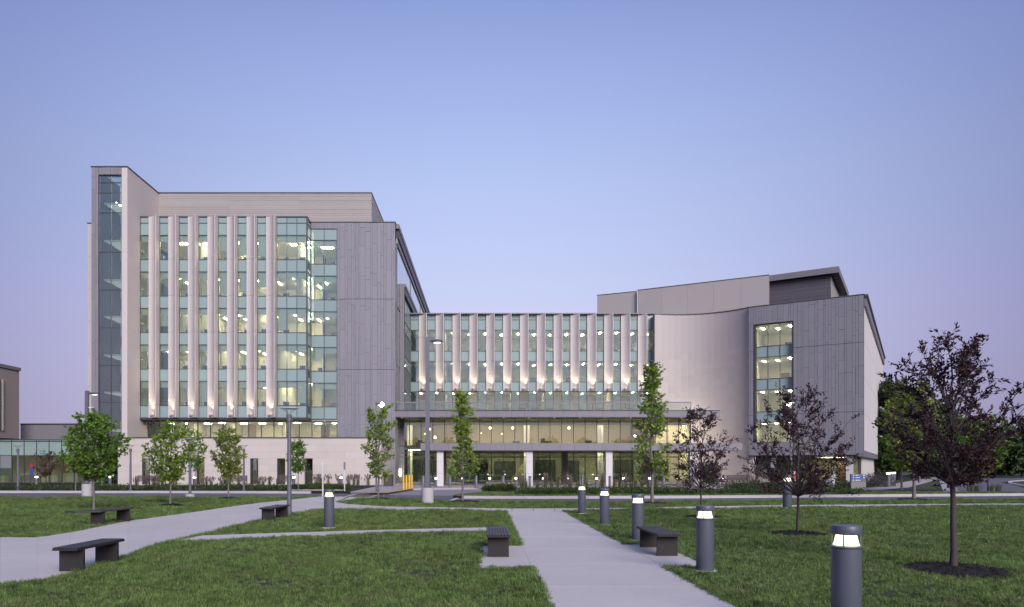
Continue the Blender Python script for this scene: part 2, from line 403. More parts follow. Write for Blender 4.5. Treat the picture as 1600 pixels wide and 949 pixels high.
# right: lawn, walks and side drive beyond the road
MB().prism([(26,58),(33,55.2)] + [farR[-2], farR[-1], (140,48), (140,150), (60,150)], -.18, -.01).build('lawn_beyond', m_soil, kind='structure')
strip('side_walk', [G(1350,765.5), G(1395,762), G(1440,752), G(1470,746)], 2.2, .02, m_plaza)
strip('side_walk', [G(1450,771), G(1496,769.5), G(1480,752), G(1470,746)], 1.6, .026, m_plaza)
drive = [G(1500,771), G(1610,768), G(1590,760), G(1560,754), G(1600,750), G(1600,747.5), G(1470,748.5), G(1490,756)]
MB().prism(drive, -.1, .03).build('side_drive', m_asph, kind='structure')
kerb('kerb_drive', [G(1640,764), G(1600,760.5), G(1575,756), G(1575,753), G(1610,750.6)], -1, w=.25, z1=.1)

# ================================================================== FACADE TOOLS
def minus(a, b, holes):
    """interval a-b without the hole intervals"""
    out = [(a, b)]
    for h0, h1 in holes:
        nx = []
        for p, q in out:
            if h1 <= p or h0 >= q: nx.append((p, q)); continue
            if h0 > p: nx.append((p, h0))
            if h1 < q: nx.append((h1, q))
        out = nx
    return [(p, q) for p, q in out if q - p > .03]
def panels(part, o, d, w, z0, z1, pw, ph, mat, holes=(), name='stone_panel', t=.03, gap=.008, stagger=.5, off=.0):
    """stone panels, one object each, set on a wall line"""
    rz = math.atan2(d[1], d[0]); n = (d[1], -d[0]); r = 0; z = z0
    while z < z1 - .02:
        zt = min(z + ph, z1); hz = [(h[0], h[1]) for h in holes if h[2] < zt - .02 and h[3] > z + .02]
        s = -pw*((r*stagger) % 1.0)
        while s < w:
            a, b = max(s, 0), min(s + pw, w)
            for p, q in minus(a, b, hz):
                c = (p + q)/2
                obj(name, box_mesh(name, q-p-gap, t, zt-z-gap, mat), part,
                    (o[0]+d[0]*c+n[0]*(off+t/2), o[1]+d[1]*c+n[1]*(off+t/2), (z+zt)/2), rz)
            s += pw
        z = zt; r += 1
def planks(part, o, d, w, z0, z1, mat, holes=(), seed=1, name='cladding_plank', joints=()):
    """narrow vertical cladding planks: real relief, joined because each is only a few pixels wide"""
    r = random.Random(seed); mb = MB(); s = 0
    while s < w - .02:
        pw = min(r.choice([.17,.26,.26,.36,.52,.52]), w - s)
        if w - s - pw < .12: pw = w - s
        hz = [(h[2], h[3]) for h in holes if h[0] < s + pw - .02 and h[1] > s + .02]
        z = z0 - r.random()*2
        while z < z1:
            ln = r.choice([1.2,1.8,2.4,3.0]); t = r.uniform(.012,.045); tone = r.random()
            for p, q in minus(max(z, z0), min(z+ln, z1), hz + [(j-.012, j+.012) for j in joints]):
                mb.obox(o, d, s+.009, s+pw-.009, .0, t, p+.009, q-.009, tone)
            z += ln
        s += pw
    return mb.build(name, mat, part, kind='stuff')
def curtain(root, name, o, d, cols, rows, kinds, t=.06, fw=.05, gl=None, depth=.12, skip=(), mull=None, rec=0.0):
    """glazing: frame of mullions and transoms as one part, every pane and spandrel a piece under it"""
    mb = MB(); n = (d[1], -d[0]); rz = math.atan2(d[1], d[0])
    for i, c in enumerate(cols):
        mb.obox(o, d, c-fw/2, c+fw/2, -depth+.02, .045, rows[0], rows[-1])
    for i, z in enumerate(rows):
        for a, b in zip(cols, cols[1:]):
            mb.obox(o, d, a+fw/2, b-fw/2, -depth+.03, .035, z-fw*.6, z+fw*.6)
    fr = mb.build(name, mull or m_mull, root)
    for i, (a, b) in enumerate(zip(cols, cols[1:])):
        for j, (p, q) in enumerate(zip(rows, rows[1:])):
            k = kinds[j]
            if (i, j) in skip or k == 'x': continue
            m, nm = {'v': (gl or g_vis, 'pane'), 's': (m_spand, 'spandrel_pane'), 'l': (g_lobby, 'pane'), 'd': (g_dark, 'pane'),
                     't': (g_stair, 'pane'), 'r': (g_side, 'pane')}[k]
            obj(nm, box_mesh(nm, b-a-fw, .02, q-p-fw*1.2, m), fr, (o[0]+d[0]*(a+b)/2-n[0]*.02, o[1]+d[1]*(a+b)/2-n[1]*.02, (p+q)/2), rz)
    return fr
EX = (1.0, 0.0)

def make_fin(root, x, yg, zs, w=.99, p=.8):
    """scooped precast blade: dark core, one panel per storey, uplight at the foot"""
    core = MB().box(x+.05, x+w-.05, yg-.12, yg-.002, zs[0]+.05, zs[-1]-.03).build('fin', m_dark, root)
    prof = [(0,-.03),(0,-.20)]
    for k in range(1, 9):
        a = k/8; prof.append((.03+(w-.10)*a, -.20-(p-.2)*(a**2.2)))
    prof += [(w,-p),(w,-.03)]
    for a, b in zip(zs, zs[1:]):
        key = ('finpanel', round(b-a,3), round(w,3), round(p,3))
        if key not in _cache:
            mb = MB(); h = b-a-.016; nn = len(prof)
            vs = [(q[0], q[1], 0) for q in prof] + [(q[0], q[1], h) for q in prof]
            fs = [(i, (i+1) % nn, nn+(i+1) % nn, nn+i) for i in range(nn)]
            # caps as a fan of quads against the back edge
            for i in range(nn-1):
                pass
            fs += [tuple(range(nn-1,-1,-1)), tuple(range(nn,2*nn))]
            mb.add(vs, fs); mb.smooth = True; _cache[key] = mb.mesh('fin_panel', m_precast)
        obj('fin_panel', _cache[key], core, (x, yg, a+.008))
    # uplight bowl at the foot of the scoop
    z = zs[0]+.30
    MB().lathe([(.02,z-.16),(.12,z-.12),(.17,z-.02),(.17,z)], 10, (x+.42, yg-.52)).build('uplight_bowl', m_precast, core)
    MB().lathe([(.0,z-.012),(.13,z-.01)], 10, (x+.42, yg-.52)).build('uplight_lens', e_fin, core)
    l = bpy.data.lights.get('fin_uplight')
    if not l:
        l = bpy.data.lights.new('fin_uplight', 'SPOT'); l.energy = 200; l.color = (1,.84,.55); l.spot_size = R(72); l.spot_blend = .9; l.shadow_soft_size = .08
    lo = bpy.data.objects.new('uplight_lamp', l); COL.objects.link(lo); lo.parent = core
    lo.location = (x+.42, yg-.76, z+.01); lo.rotation_euler = (R(180)+R(-5), R(0), 0)

def rooms(root, x0, x1, yf, yb, floors, lights, seed, ceil_mat=None, wall_mat=None, part_every=(1,3), module=1.9, dark=(), bar=(.10,1.2), panel_top=False, shades=True, mons=None):
    """lit storeys behind the glass. floors: list of (floor z, ceiling z)"""
    r = random.Random(seed)
    MB().box(x0, x1, yb, yb+.15, floors[-1][0]-.1, floors[0][1]+.1).build('interior_wall', wall_mat or m_iwall, root)
    for k, (zf, zc) in enumerate(floors):
        top = (floors[k-1][0] if k else zc+.5)
        MB().box(x0, x1, yf+.1, yb, zc, top-.004).build('floor_slab', ceil_mat or m_ceil, root)
        if k == len(floors)-1: MB().box(x0, x1, yf+.1, yb, zf-.3, zf-.004).build('floor_slab', m_ceil, root)
        if shades:
            MB().box(x0+.05, x1-.05, yf+.10, yf+.115, zc-.62-.0*k, zc-.01).build('roller_shade', m_shade, root)
        s = x0 + module*r.randint(*part_every)
        while s < x1-.4:
            MB().box(s-.05, s+.05, yf+.35, yb-.004, zf, zc-.004).build('partition', m_part, root)
            s += module*r.randint(*part_every)
        i = 0; s = x0 + module*.25
        while s < x1 - .3:
            if (k, i) not in dark:
                yy = yf + r.uniform(1.2, 2.6)
                if panel_top and k == 0: MB().box(s, s+1.15, yy, yy+.55, zc-.03, zc-.004).build('ceiling_light', e_ceil, root)
                else:
                    MB().box(s+.35, s+.35+bar[0], yy, yy+bar[1], zc-.05, zc-.004).build('ceiling_light', e_ceil, root)
                    if yb-yf > 6.6: MB().box(s+.35, s+.35+bar[0], yy+2.6, yy+2.6+bar[1], zc-.05, zc-.004).build('ceiling_light', e_ceil, root)
            if shades and r.random() < .22:
                bl = r.uniform(.7,1.5); MB().box(s-.45, s+.55, yf+.118, yf+.128, zc-.62-bl, zc-.62).build('window_blind', m_shade, root)
            if r.random() < .5:
                a = s + r.uniform(.1,.7)
                MB().box(a, a+.9, yb-.05, yb-.004, zf, zf+2.05).build('interior_door', m_idoor, root)
            s += module; i += 1

# ================================================================== TALL LEFT TOWER
tower = thing('office_tower', 'tall tower with pale vertical fins and a glass stair tower at its left end', 'building')
YP, YS, YF, YG, YH = 65.0, 66.0, 68.5, 70.0, 72.4      # podium, stair front, fin glass, grey wall, penthouse
x_l = XX(184,YP); x_r = XX(596,YP); zp = 4.36
# podium with slot windows
pod = MB(); slots = [XX(p,YP) for p in (222,264.5,307,349,391,433,476)]; sw = .74; z_s0, z_s1 = .12, 2.50
xs = [x_l] + sum([[s, s+sw] for s in slots], []) + [x_r]
for i in range(0, len(xs), 2): pod.box(xs[i], xs[i+1], YP+.035, YP+.4, 0, zp)
for s in slots: pod.box(s, s+sw, YP+.035, YP+.4, z_s1, zp); pod.box(s, s+sw, YP+.035, YP+.4, 0, z_s0)
pod.box(x_r-.4, x_r-.035, YP+.4, YG-.05, 0, zp); pod.box(x_l, x_l+.4, YP+.4, YS-.01, 0, zp)
podium = pod.build('podium_wall', m_stone_back, tower)
hs = [(s-x_l, s+sw-x_l, z_s0, z_s1) for s in slots]
panels(podium, (x_l, YP+.035), EX, x_r-x_l, 0.02, zp-.01, 1.75, .62, m_stone, hs, off=.0)
panels(podium, (x_r-.035, YP+.07), (0,1), 4.8, 0.02, zp-.01, 1.75, .62, m_stone, off=.0)
MB().box(x_l-.05, x_r+.05, YP-.06, YP+.5, zp, zp+.10).build('coping', m_mull, tower)
MB().box(x_l, x_r-.01, YP+.5, YG+.3, zp-.25, zp-.02).build('podium_roof', m_zinc_back, tower)
for i, s in enumerate(slots):
    f = MB().box(s, s+.13, YP+.0, YP+.3, z_s0, z_s1).box(s+.13, s+sw, YP+.0, YP+.3, z_s1-.06, z_s1).box(s+.13, s+sw, YP+.2, YP+.3, z_s0, z_s0+.05).build('window_frame', m_dark, tower)
    obj('pane', box_mesh('pane', sw-.14, .02, z_s1-z_s0-.12, g_vis), f, (s+.065+sw/2, YP+.25, (z_s0+z_s1)/2))
MB().box(x_l+.4, x_r-.4, YP+2.6, YP+2.7, 0, zp-.3).build('interior_wall', m_iwarm, tower)
for i, s in enumerate(slots):
    if i in (0,1,2): MB().box(s-.2, s+.9, YP+1.2, YP+2.2, zp-.42, zp-.35).build('ceiling_light', e_warm, tower)
    elif i in (4,): MB().box(s, s+.5, YP+1.2, YP+1.7, zp-.42, zp-.35).build('ceiling_light', e_warm, tower)

# fin facade
XF0 = -33.5; ZB = [21.88-3.55*k for k in range(5)]; VH = 2.37; ZTOP = 25.99; ZBOT = 6.5
rows = [ZBOT, 7.68]
for k in (4,3,2,1,0):
    rows += [ZB[k]+VH] if rows[-1] == ZB[k] or abs(rows[-1]-ZB[k]) < .02 else [ZB[k], ZB[k]+VH]
rows += [25.43, ZTOP]; kinds = []
for a, b in zip(rows, rows[1:]): kinds.append('v' if 2.2 < b-a < 2.5 else 's')
for i in range(7):
    curtain(tower, 'window_strip', (XF0+1.9*i, YF), EX, [0.02, .90], rows, kinds)
    make_fin(tower, XF0+1.9*i+.91, YF, [ZBOT-.02] + [ZB[k] for k in (4,3,2,1,0)] + [ZTOP+.02])
XB0 = XF0+13.3; XB1 = -17.25
curtain(tower, 'bay_window', (XB0, YF), EX, [0.02, .98, 1.96, XB1-XB0-.03], rows, kinds)
curtain(tower, 'bay_return_window', (XB1, YF), (0,1), [0.03, YG-YF-.08], rows, kinds)
MB().box(XF0, XB1+.06, YF-.14, YF+1.6, ZBOT-.22, ZBOT-.03).build('soffit_edge', m_dark, tower)
MB().box(XF0, XB1+.04, YF-.06, YF+.5, ZTOP, ZTOP+.10).build('roof_edge', m_mull, tower)
# step-back bay beside the grey wall
XG0, XG1 = -14.64, -8.88; ZG = 26.0
rows2 = [6.45] + rows[1:-2] + [25.35]; k2 = ['s'] + kinds[1:-2] + ['s']
curtain(tower, 'bay_window', (XB1, YG), EX, [0.03, 1.32, XG0-XB1-.02], rows2, k2[:len(rows2)-1])
# recessed ribbon window above the podium
rc = [0.05] + [1.2+1.262*i for i in range(14)] + [XG0+33.5-.02]
curtain(tower, 'ribbon_window', (XF0, YG+.02), EX, rc, [zp+.05, ZBOT-.24], ['v'], fw=.07, gl=g_lobby)
# grey clad wall
gw = MB().box(XG0, XG1, YG, YG+.5, 0, ZG); gw.box(XB1, XG0, YG, YG+.5, 25.38, ZG)
grey = gw.build('grey_wall', m_zinc_back, tower)
planks(grey, (XG0, YG), EX, XG1-XG0, .02, ZG-.02, m_zinc, seed=3, joints=(11.4, 18.4))
planks(grey, (XB1, YG), EX, XG0-XB1, 25.40, ZG-.02, m_zinc, seed=4)
MB().box(XB1, XG1+.05, YG-.07, YG+.6, ZG, ZG+.09).build('coping', m_mull, tower)
# right-hand side of the tower: clad return, glass under a deep eave
sd = MB().box(XG1-.4, XG1-.012, YG+.5, YG+1.3, 0, ZG-1.9).box(XG1-.4, XG1-.012, YG+1.3, 112, 0, 12.0); sdw = sd.build('side_wall', m_zinc_back, tower)
planks(sdw, (XG1-.012, YG), (0,1), 1.3, 0, ZG-1.9, m_zinc, seed=5)
planks(sdw, (XG1-.012, YG+1.3), (0,1), 5, 0, 12, m_zinc, seed=6)
curtain(tower, 'side_window', (XG1, YG+1.35), (0,1), [0,13,26,38.4], [12.0,18,24.1], ['r']*2, fw=.06)
MB().box(XG1-1, XG1+.30, YG+.7, 112, ZG-.35, ZG+.12).build('eave', m_zinc_flat, tower)
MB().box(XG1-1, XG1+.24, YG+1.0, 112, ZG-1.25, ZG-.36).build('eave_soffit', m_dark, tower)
MB().box(XG1-1, XG1+.10, YG+1.0, 112, ZG-1.75, ZG-1.27).build('side_band', m_siding, tower)
# lower wing behind the canopy
XW1 = -8.41; YW = 74.0; ZW = 20.9
wv = MB().box(XG1, XW1-.02, YW, YW+.35, 0, ZW).box(XG1, XW1-.3, YW+.35, 95, 0, ZW-1.2).build('return_wall', m_zinc_back, tower)
planks(wv, (XG1, YW), EX, XW1-XG1-.02, 0, ZW, m_zinc_flat, seed=8)
curtain(tower, 'return_window', (XW1-.02, YW+.35), (0,1), [0,1.4,2.8,4.2,5.5], [7.4,8.7,9.85,12.3,13.45,15.9,17.1,19.4], ['v','s','v','s','v','s','s'])
MB().box(XG1-.2, XW1+.12, YW+.1, 96, ZW-.25, ZW+.08).build('eave', m_zinc_flat, tower)
MB().box(XG1-.2, XW1+.06, YW+.36, 96, ZW-1.0, ZW-.26).build('eave_soffit', m_dark, tower)
# penthouse
ZPH = 29.87; XH1 = -11.65
ph_ = MB().box(XF0, XH1, YH+.05, 81.9, ZG-.2, ZPH).build('penthouse_wall', m_siding, tower)
mb = MB(); z = ZG; r = random.Random(2)
while z < ZPH-.02:
    h = .22
    for a, b in ((XF0, -26.3), (-26.28, -19.0), (-18.98, XH1)):
        mb.box(a, b, YH+.05-r.uniform(.02,.045), YH+.05, z+.008, min(z+h, ZPH)-.008, r.random())
    mb.box(XH1, XH1+r.uniform(.02,.045), YH+.05, 81.9, z+.008, min(z+h, ZPH)-.008, r.random()); z += h
mb.build('siding', m_siding, ph_, kind='stuff')
MB().box(XF0, XH1+.08, YH-.05, 82, ZPH, ZPH+.08).build('coping', m_mull, tower)
# stair tower
XS0, XS1, XS2 = XX(143,YS), XX(190,YS), -33.48; ZS = 29.8
zsg0, zsg1 = .1, ZZ(274,YS); xg0, xg1 = XX(154,YS), XS1
sf = MB().box(XS0, xg0, YS, YS+.5, 0, ZS).box(xg0, xg1, YS, YS+.5, zsg1, ZS).box(XS0, XS0+.3, YS+.5, 80, 0, ZS)
stf = sf.build('stair_frame', m_zinc_back, tower)
planks(stf, (XS0, YS), EX, xg0-XS0, .02, ZS-.01, m_zinc, seed=11)
planks(stf, (xg0, YS), EX, xg1-xg0, zsg1+.05, ZS-.01, m_zinc, seed=12)
zr = [zsg0] + [ZZ(p,YS) for p in (715,685,669,629,571,512,453,394,332,301,285)] + [zsg1]
curtain(tower, 'stair_window', (xg0, YS+.1), EX, [0.03, (xg1-xg0)*.52, xg1-xg0-.03], zr, ['t']*(len(zr)-1), fw=.055)
pw_ = MB().box(XS1, XS2-.035, YS+.036, YS+.5, zp+.1, ZS).box(XS2-.4, XS2-.036, YS+.5, YF+.0, zp+.1, ZS).box(XS2-.4, XS2-.036, YF, YG-.02, zp+.1, ZBOT-.3).box(XS2-.4, XS2-.036, YF, 80, ZTOP+.2, ZS)
pw_.box(XS1, XS2-.036, YS+.036, YS+.5, 0, zp)
pale = pw_.build('pale_wall', m_stone_back, tower)
jz = [zp+.12, 7.68] + [ZB[k]-.1 for k in (3,2,1,0)] + [26.1, ZS-.005]
for a, b in zip(jz, jz[1:]):
    panels(pale, (XS1, YS+.036), EX, XS2-XS1-.001, a, b, 1.0, b-a, m_precast, name='precast_panel', t=.035)
    dd = (YG-YS-.05) if b < 8 else (YF-YS-.1)
    if a >= 26: dd = 12
    panels(pale, (XS2-.036, YS+.005), (0,1), dd, a, b, 7, b-a, m_precast, name='precast_panel', t=.035)
MB().box(XS0-.05, XS2+.05, YS-.06, YS+.6, ZS, ZS+.10).box(XS2-.5, XS2+.05, YS+.6, 80, ZS, ZS+.10).build('coping', m_dark, tower)
MB().box(XS0+.35, XS1+.3, YS+4.5, YS+4.6, 0, ZS-.1).build('stair_back_wall', material('stair_wall', (.60,.645,.63), .8), tower)
zl = [1.7+(730-p)*YS/FOC for p in (670,611,552,491,433,371,312)]
for i, z in enumerate(zl):
    MB().box(xg0+.02, xg1, YS+.9, YS+4.4, z-.12, z+.02).build('stair_landing', m_ceil, tower)
    if i < len(zl)-1:
        mb = MB(); h = zl[i+1]-z
        mb.add([(xg0+.2,YS+1.6,z),(xg0+.2,YS+2.4,z),(xg1,YS+2.4,z+h*.95),(xg1,YS+1.6,z+h*.95),(xg0+.2,YS+1.6,z-.25),(xg0+.2,YS+2.4,z-.25),(xg1,YS+2.4,z+h*.95-.25),(xg1,YS+1.6,z+h*.95-.25)],
               [(0,1,2,3),(7,6,5,4),(0,3,7,4),(1,5,6,2),(0,4,5,1),(3,2,6,7)])
        mb.build('stair_flight', m_louver, tower)
    MB().box(xg0+.2, xg1-.2, YS+1.0, YS+3.6, z-.15, z-.125).build('landing_fill_glow', e_land, tower)  # glowing sheet added under each landing to brighten the stair, not a fitting
    MB().tube([(xg0+1.15,YS+3.9,z+1.5),(xg0+1.15,YS+3.9,z+2.2)], [.03,.03], 6).build('stair_light', e_stair, tower)
z = zl[-1]
mb = MB().add([(xg0+1.1,YS+1.0,z+.15),(xg1-.02,YS+1.0,z-.55),(xg1-.02,YS+1.15,z-.55),(xg0+1.1,YS+1.15,z+.15),(xg0+1.1,YS+1.0,z+.05),(xg1-.02,YS+1.0,z-.65),(xg1-.02,YS+1.15,z-.65),(xg0+1.1,YS+1.15,z+.05)],
              [(0,3,2,1),(4,5,6,7),(0,1,5,4),(1,2,6,5),(2,3,7,6),(3,0,4,7)]).build('stair_light', e_stair, tower)
# left end wall and body
ew = MB().box(-39.45, XS0+.0, YG+.035, YG+.5, 0, 25.9).box(-39.45, -39.1, YG+.5, 100, 0, 25.9).build('end_wall', m_stone_back, tower)
for k in range(8): panels(ew, (-39.45, YG+.035), EX, 2.6, k*3.24, (k+1)*3.24-.02, 2.7, 3.24, m_precast, name='precast_panel', t=.03)
MB().box(-39.5, XS0, YG-.03, YG+.6, 25.9, 26.0).build('coping', m_dark, tower)
MB().box(XF0, XB1, YF+.5, YG, ZTOP-.25, ZTOP-.02).box(XS0+.4, XG1-.05, YG+.6, 111, ZG-.3, ZG-.05).build('roof', m_zinc_back, tower)
MB().box(XS0+.4, XG1-.5, 84, 84.2, 0, ZG-.3).build('core_wall', m_iwall, tower)
fl = [(zb-.75, zb+VH+.0) for zb in ZB]
dk = {(0,0),(1,0),(4,0),(4,1),(4,2),(4,4)}
rooms(tower, XF0+.05, XB1-.1, YF, 75.5, fl, None, 5, dark=dk, panel_top=True)
rooms(tower, XB1+.05, XG0, YG, 76.5, fl, None, 9, panel_top=True)
rooms(tower, XF0+.05, XG0, YG, 75.0, [(4.2, 6.2)], None, 13, shades=False, bar=(.6,.35))
MB().box(XS0+.5, XG1-.6, 76.6, 76.8, 0, 4.2).build('core_wall', m_iwall, tower)
# street number on the glass
def text_mesh(body, size, mat, name, depth=.005):
    cu = bpy.data.curves.new(name, 'FONT'); cu.body = body; cu.size = size; cu.extrude = depth; cu.align_x = 'CENTER'; cu.align_y = 'CENTER'
    o = bpy.data.objects.new(name, cu); COL.objects.link(o)
    dg = bpy.context.evaluated_depsgraph_get(); me = bpy.data.meshes.new_from_object(o.evaluated_get(dg))
    bpy.data.objects.remove(o); me.materials.clear(); me.materials.append(mat); me.name = name; return me
num = obj('street_number', text_mesh('826', .72, m_white, 'street_number'), tower, (XX(238.5,YG), YG-.06, ZZ(660,YG))); num.rotation_euler[0] = R(90)
num['label'] = 'white street number 826 on the ribbon window'
settle(tower, (x_l, YP, 0))

# ================================================================== ENTRANCE HALL
hall = thing('entrance_hall', 'low central glass entrance hall with pale fins, two grey canopies and white columns', 'building')
YA, YL, YU, YC = 80.0, 74.0, 70.0, 62.0
XA0, XA1 = -8.4, XX(1021,YA)
fx0 = XX(654.6, YA); nf = 14
ra = [ZZ(y,YA) for y in (640,612,597,565,549,516,500,492.5)]
ka = ['v','s','v','s','v','s','s']
cols_l = [XA0-XA0, fx0-XA0-.55]
curtain(hall, 'hall_window', (XA0, YA), EX, [0.03, fx0-XA0-.02], ra, ka)
for i in range(nf):
    x = fx0+1.91*i
    make_fin(hall, x, YA, [ra[1], ra[3]+.0, ra[5]-.9, ra[7]+.03], w=.95, p=.75)
    x1 = min(x+1.91, XA1)
    if x1-x-.95 > .2: curtain(hall, 'window_strip', (x+.95, YA), EX, [0.02, x1-x-.95-.02], ra, ka)
curtain(hall, 'terrace_window', (fx0, YA+.005), EX, [.955*i for i in range(2*nf)], [ra[0]-.3, ra[1]-.03], ['l'], fw=.045, gl=g_lobby)
MB().box(XA0, XA1+.1, YA-.5, YA+.4, ra[7]+.03, ra[7]+.14).build('roof_edge', m_zinc_flat, hall)
# interior
fa = [(ZZ(549,YA)-.8, ZZ(516,YA)), (ZZ(597,YA)-.8, ZZ(565,YA)), (6.9, ZZ(612,YA)+.1)]
rooms(hall, XA0+.05, XA1-.1, YA, 86, fa, None, 21, part_every=(2,4), bar=(.10,1.0), shades=False, wall_mat=m_ceil)
# upper canopy with terrace rail
zc0, zc1 = ZZ(652,YU), ZZ(642,YU); xu0, xu1 = XX(613,YU)+.2, XX(1125,YU)
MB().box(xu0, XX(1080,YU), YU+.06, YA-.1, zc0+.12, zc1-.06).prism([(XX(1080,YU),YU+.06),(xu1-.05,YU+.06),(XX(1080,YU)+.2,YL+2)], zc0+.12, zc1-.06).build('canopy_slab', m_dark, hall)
fas = MB().box(xu0, xu1, YU+.02, YU+.06, zc0+.02, zc1-.01).build('canopy_fascia', m_zinc_back, hall)
w = (xu1-xu0)/25
for i in range(25): obj('fascia_panel', box_mesh('fascia_panel', w-.015, .03, zc1-zc0-.03, m_zinc_flat), fas, (xu0+w*(i+.5), YU+.005, (zc0+zc1)/2))
d_ = Vector((XX(1080,YU)+.2-xu1, YL+2-YU)).normalized()
MB().obox((xu1,YU+.04), (-d_.x,-d_.y), -4.8, 0, -.03, 0, zc0, zc1).build('fascia_return', m_zinc_flat, hall)
MB().box(xu0, xu1+.03, YU-.05, YU+.3, zc1-.01, zc1+.06).build('canopy_edge', m_dark, hall)
MB().box(xu0, xu1-.2, YU-.01, YU+.4, zc0-.04, zc0+.02).build('canopy_drip', m_dark, hall)
for i in range(12):
    px = 627+i*40; MB().lathe([(0,zc0-.045),(.07,zc0-.045)], 10, (XX(px,YU), YU+.5)).build('downlight', e_spot, hall)
    MB().lathe([(0,zc0+.10),(.08,zc0+.10)], 10, (XX(px+8,YU+2), YU+2)).build('downlight', e_spot, hall)
rail = MB().box(xu0+.15, XX(1080,YU+.4), YU+.38, YU+.46, ZZ(629.5,YU), ZZ(627.5,YU)).build('terrace_rail', m_zinc_flat, hall)
xr0, xr1 = xu0+.15, XX(1080,YU+.4); n = 27; w = (xr1-xr0)/n
for i in range(n): obj('rail_pane', box_mesh('rail_pane', w-.02, .015, ZZ(630,YU)-zc1-.06, g_rail), rail, (xr0+w*(i+.5), YU+.42, (ZZ(630,YU)+zc1+.06)/2))
mb = MB()
for i in range(0, n+1, 3): mb.box(xr0+w*i-.025, xr0+w*i+.025, YU+.46, YU+.51, zc1+.06, ZZ(629.6,YU))
mb.build('rail_posts', m_mull, rail)
# lobby glazing behind the canopies, storey by storey
zl1 = zc0+.10; xl0, xl1 = XX(617,YL)+.3, XX(1079,YL)
nl = 25; wl = (xl1-xl0)/nl
curtain(hall, 'lobby_window', (xl0, YL), EX, [wl*i for i in range(nl+1)], [3.95, zl1], ['l'], fw=.06, gl=g_lobby)
curtain(hall, 'ground_window', (xl0, YL), EX, [wl*i for i in range(nl+1)], [.1, 2.75, 3.2, 3.9], ['d','d','d'], fw=.07)
# lower canopy
zd0, zd1 = ZZ(704,YC), ZZ(692.5,YC); xd0, xd1 = XX(657,YC), XX(1160,YC)
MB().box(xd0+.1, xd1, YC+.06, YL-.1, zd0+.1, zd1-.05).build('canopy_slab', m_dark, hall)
fas = MB().box(xd0, xd1, YC+.03, YC+.07, zd0, zd1).build('canopy_fascia', m_zinc_back, hall)
n = 23; w = (xd1-xd0)/n
for i in range(n): obj('fascia_panel', box_mesh('fascia_panel', w-.012, .03, zd1-zd0-.01, m_zinc_flat), fas, (xd0+w*(i+.5), YC+.012, (zd0+zd1)/2))
MB().box(xd0-.01, xd0+.03, YC+.07, YL-.2, zd0, zd1).build('fascia_return', m_zinc_flat, hall)
MB().box(xd0, xd1, YC-.02, YC+.25, zd0-.05, zd0-.002).build('canopy_drip', m_dark, hall)
for i in range(10):
    MB().lathe([(0,zd0+.09),(.07,zd0+.09)], 10, (XX(680+i*45,YC+2), YC+2)).build('downlight', e_spot, hall)
# columns
for px in (688, 827, 951, 1082):
    x = XX(px, YC+.6); c = MB().box(x-.29, x+.29, YC+.3, YC+.9, 0, zd0+.1).build('column', m_whitecol, hall)
    for z in (1.1, 2.2): MB().box(x-.295, x+.295, YC+.295, YC+.905, z, z+.008).build('column_joint', m_mull, c)
for px in (693, 882, 1010):
    x = XX(px, 70); MB().box(x-.28, x+.28, 69.7, 70.3, 0, zd0+.1).build('inner_column', m_brownc, hall)
for px, m in ((823, m_whitecol), (938, m_whitecol), (640, e_warm)):
    x = XX(px, 76.5); MB().lathe([(.3,.2),(.3,zl1-.1)], 20, (x, 76.5)).build('lobby_column', m if m is not e_warm else m_ceil, hall)
# lobby interior
MB().box(xl0, xl1, 83.5, 83.7, 3.9, zl1+.3).build('lobby_back_wall', m_iwarm, hall)
MB().box(xl0, xl1, YL+.1, 83.5, zl1-.02, zl1+.25).build('lobby_ceiling', m_iwarm, hall)
MB().box(xl0, xl1, YL+.25, 83.5, 3.55, 3.85).build('lobby_floor', m_ceil, hall)
MB().box(xl0, xl1, 80.0, 80.2, 0, 3.55).build('lobby_dark_wall', m_idark, hall)
wood = material('timber_slats', (.36,.21,.12), .6, noise=(1,.2))
for i in range(46):
    x = XX(985,82)+i*.16; MB().box(x, x+.09, 82.0, 82.1, 3.9, zl1-.05).build('timber_slat', wood, hall)
for px in (655, 700, 745, 780, 830, 872, 925, 962, 1005, 1040):
    x = XX(px, 78); MB().box(x, x+2.2, 75.5, 77.0, zl1-.06, zl1-.03).build('ceiling_light', e_warm, hall)  # panels added out of sight behind the bulkhead to brighten the lobby
MB().box(xl0, xl1, 75.0, 75.15, zl1-.62, zl1-.025).build('bulkhead', m_ceil, hall)
for px, z in ((640,.0),(680,0),(716,.0),(752,0),(790,.0),(850,0),(905,.0),(945,0),(985,.1),(1030,0)):
    x = XX(px, 77); MB().box(x, x+2.2, 75.4, 76.6, 3.50, 3.54).build('ceiling_light', e_warm, hall)
for a, b, dd, h in ((640,684,78.2,2.5),(706,722,77.4,2.2),(724,762,78.6,2.5),(772,806,77.8,2.35),(836,868,78.4,2.5),(886,905,77.5,2.4),(960,990,78.3,2.5),(1002,1016,77.2,2.1),(1026,1060,78.5,2.45)):
    MB().box(XX(a,dd), XX(b,dd), dd, dd+.12, 0, h).build('inner_partition', m_ipart, hall)
for px, dd, w, h in ((650,77,1.6,.8),(715,77.6,1.1,.95),(800,78.4,2.2,.75),(845,77.2,1.2,1.0),(915,77.8,1.9,.8),(1000,77.4,1.3,.9)):
    x = XX(px,dd); MB().box(x, x+w, dd, dd+.6, 3.86, 3.86+h*.7).box(x+.1, x+w*.4, dd+.6, dd+.9, 3.86, 3.86+h).build('lobby_counter', m_ipart, hall)
MB().box(XX(622,75.5), XX(632,75.5), 75.4, 75.6, 4.2, 6.0).build('wall_lamp', e_warm, hall)
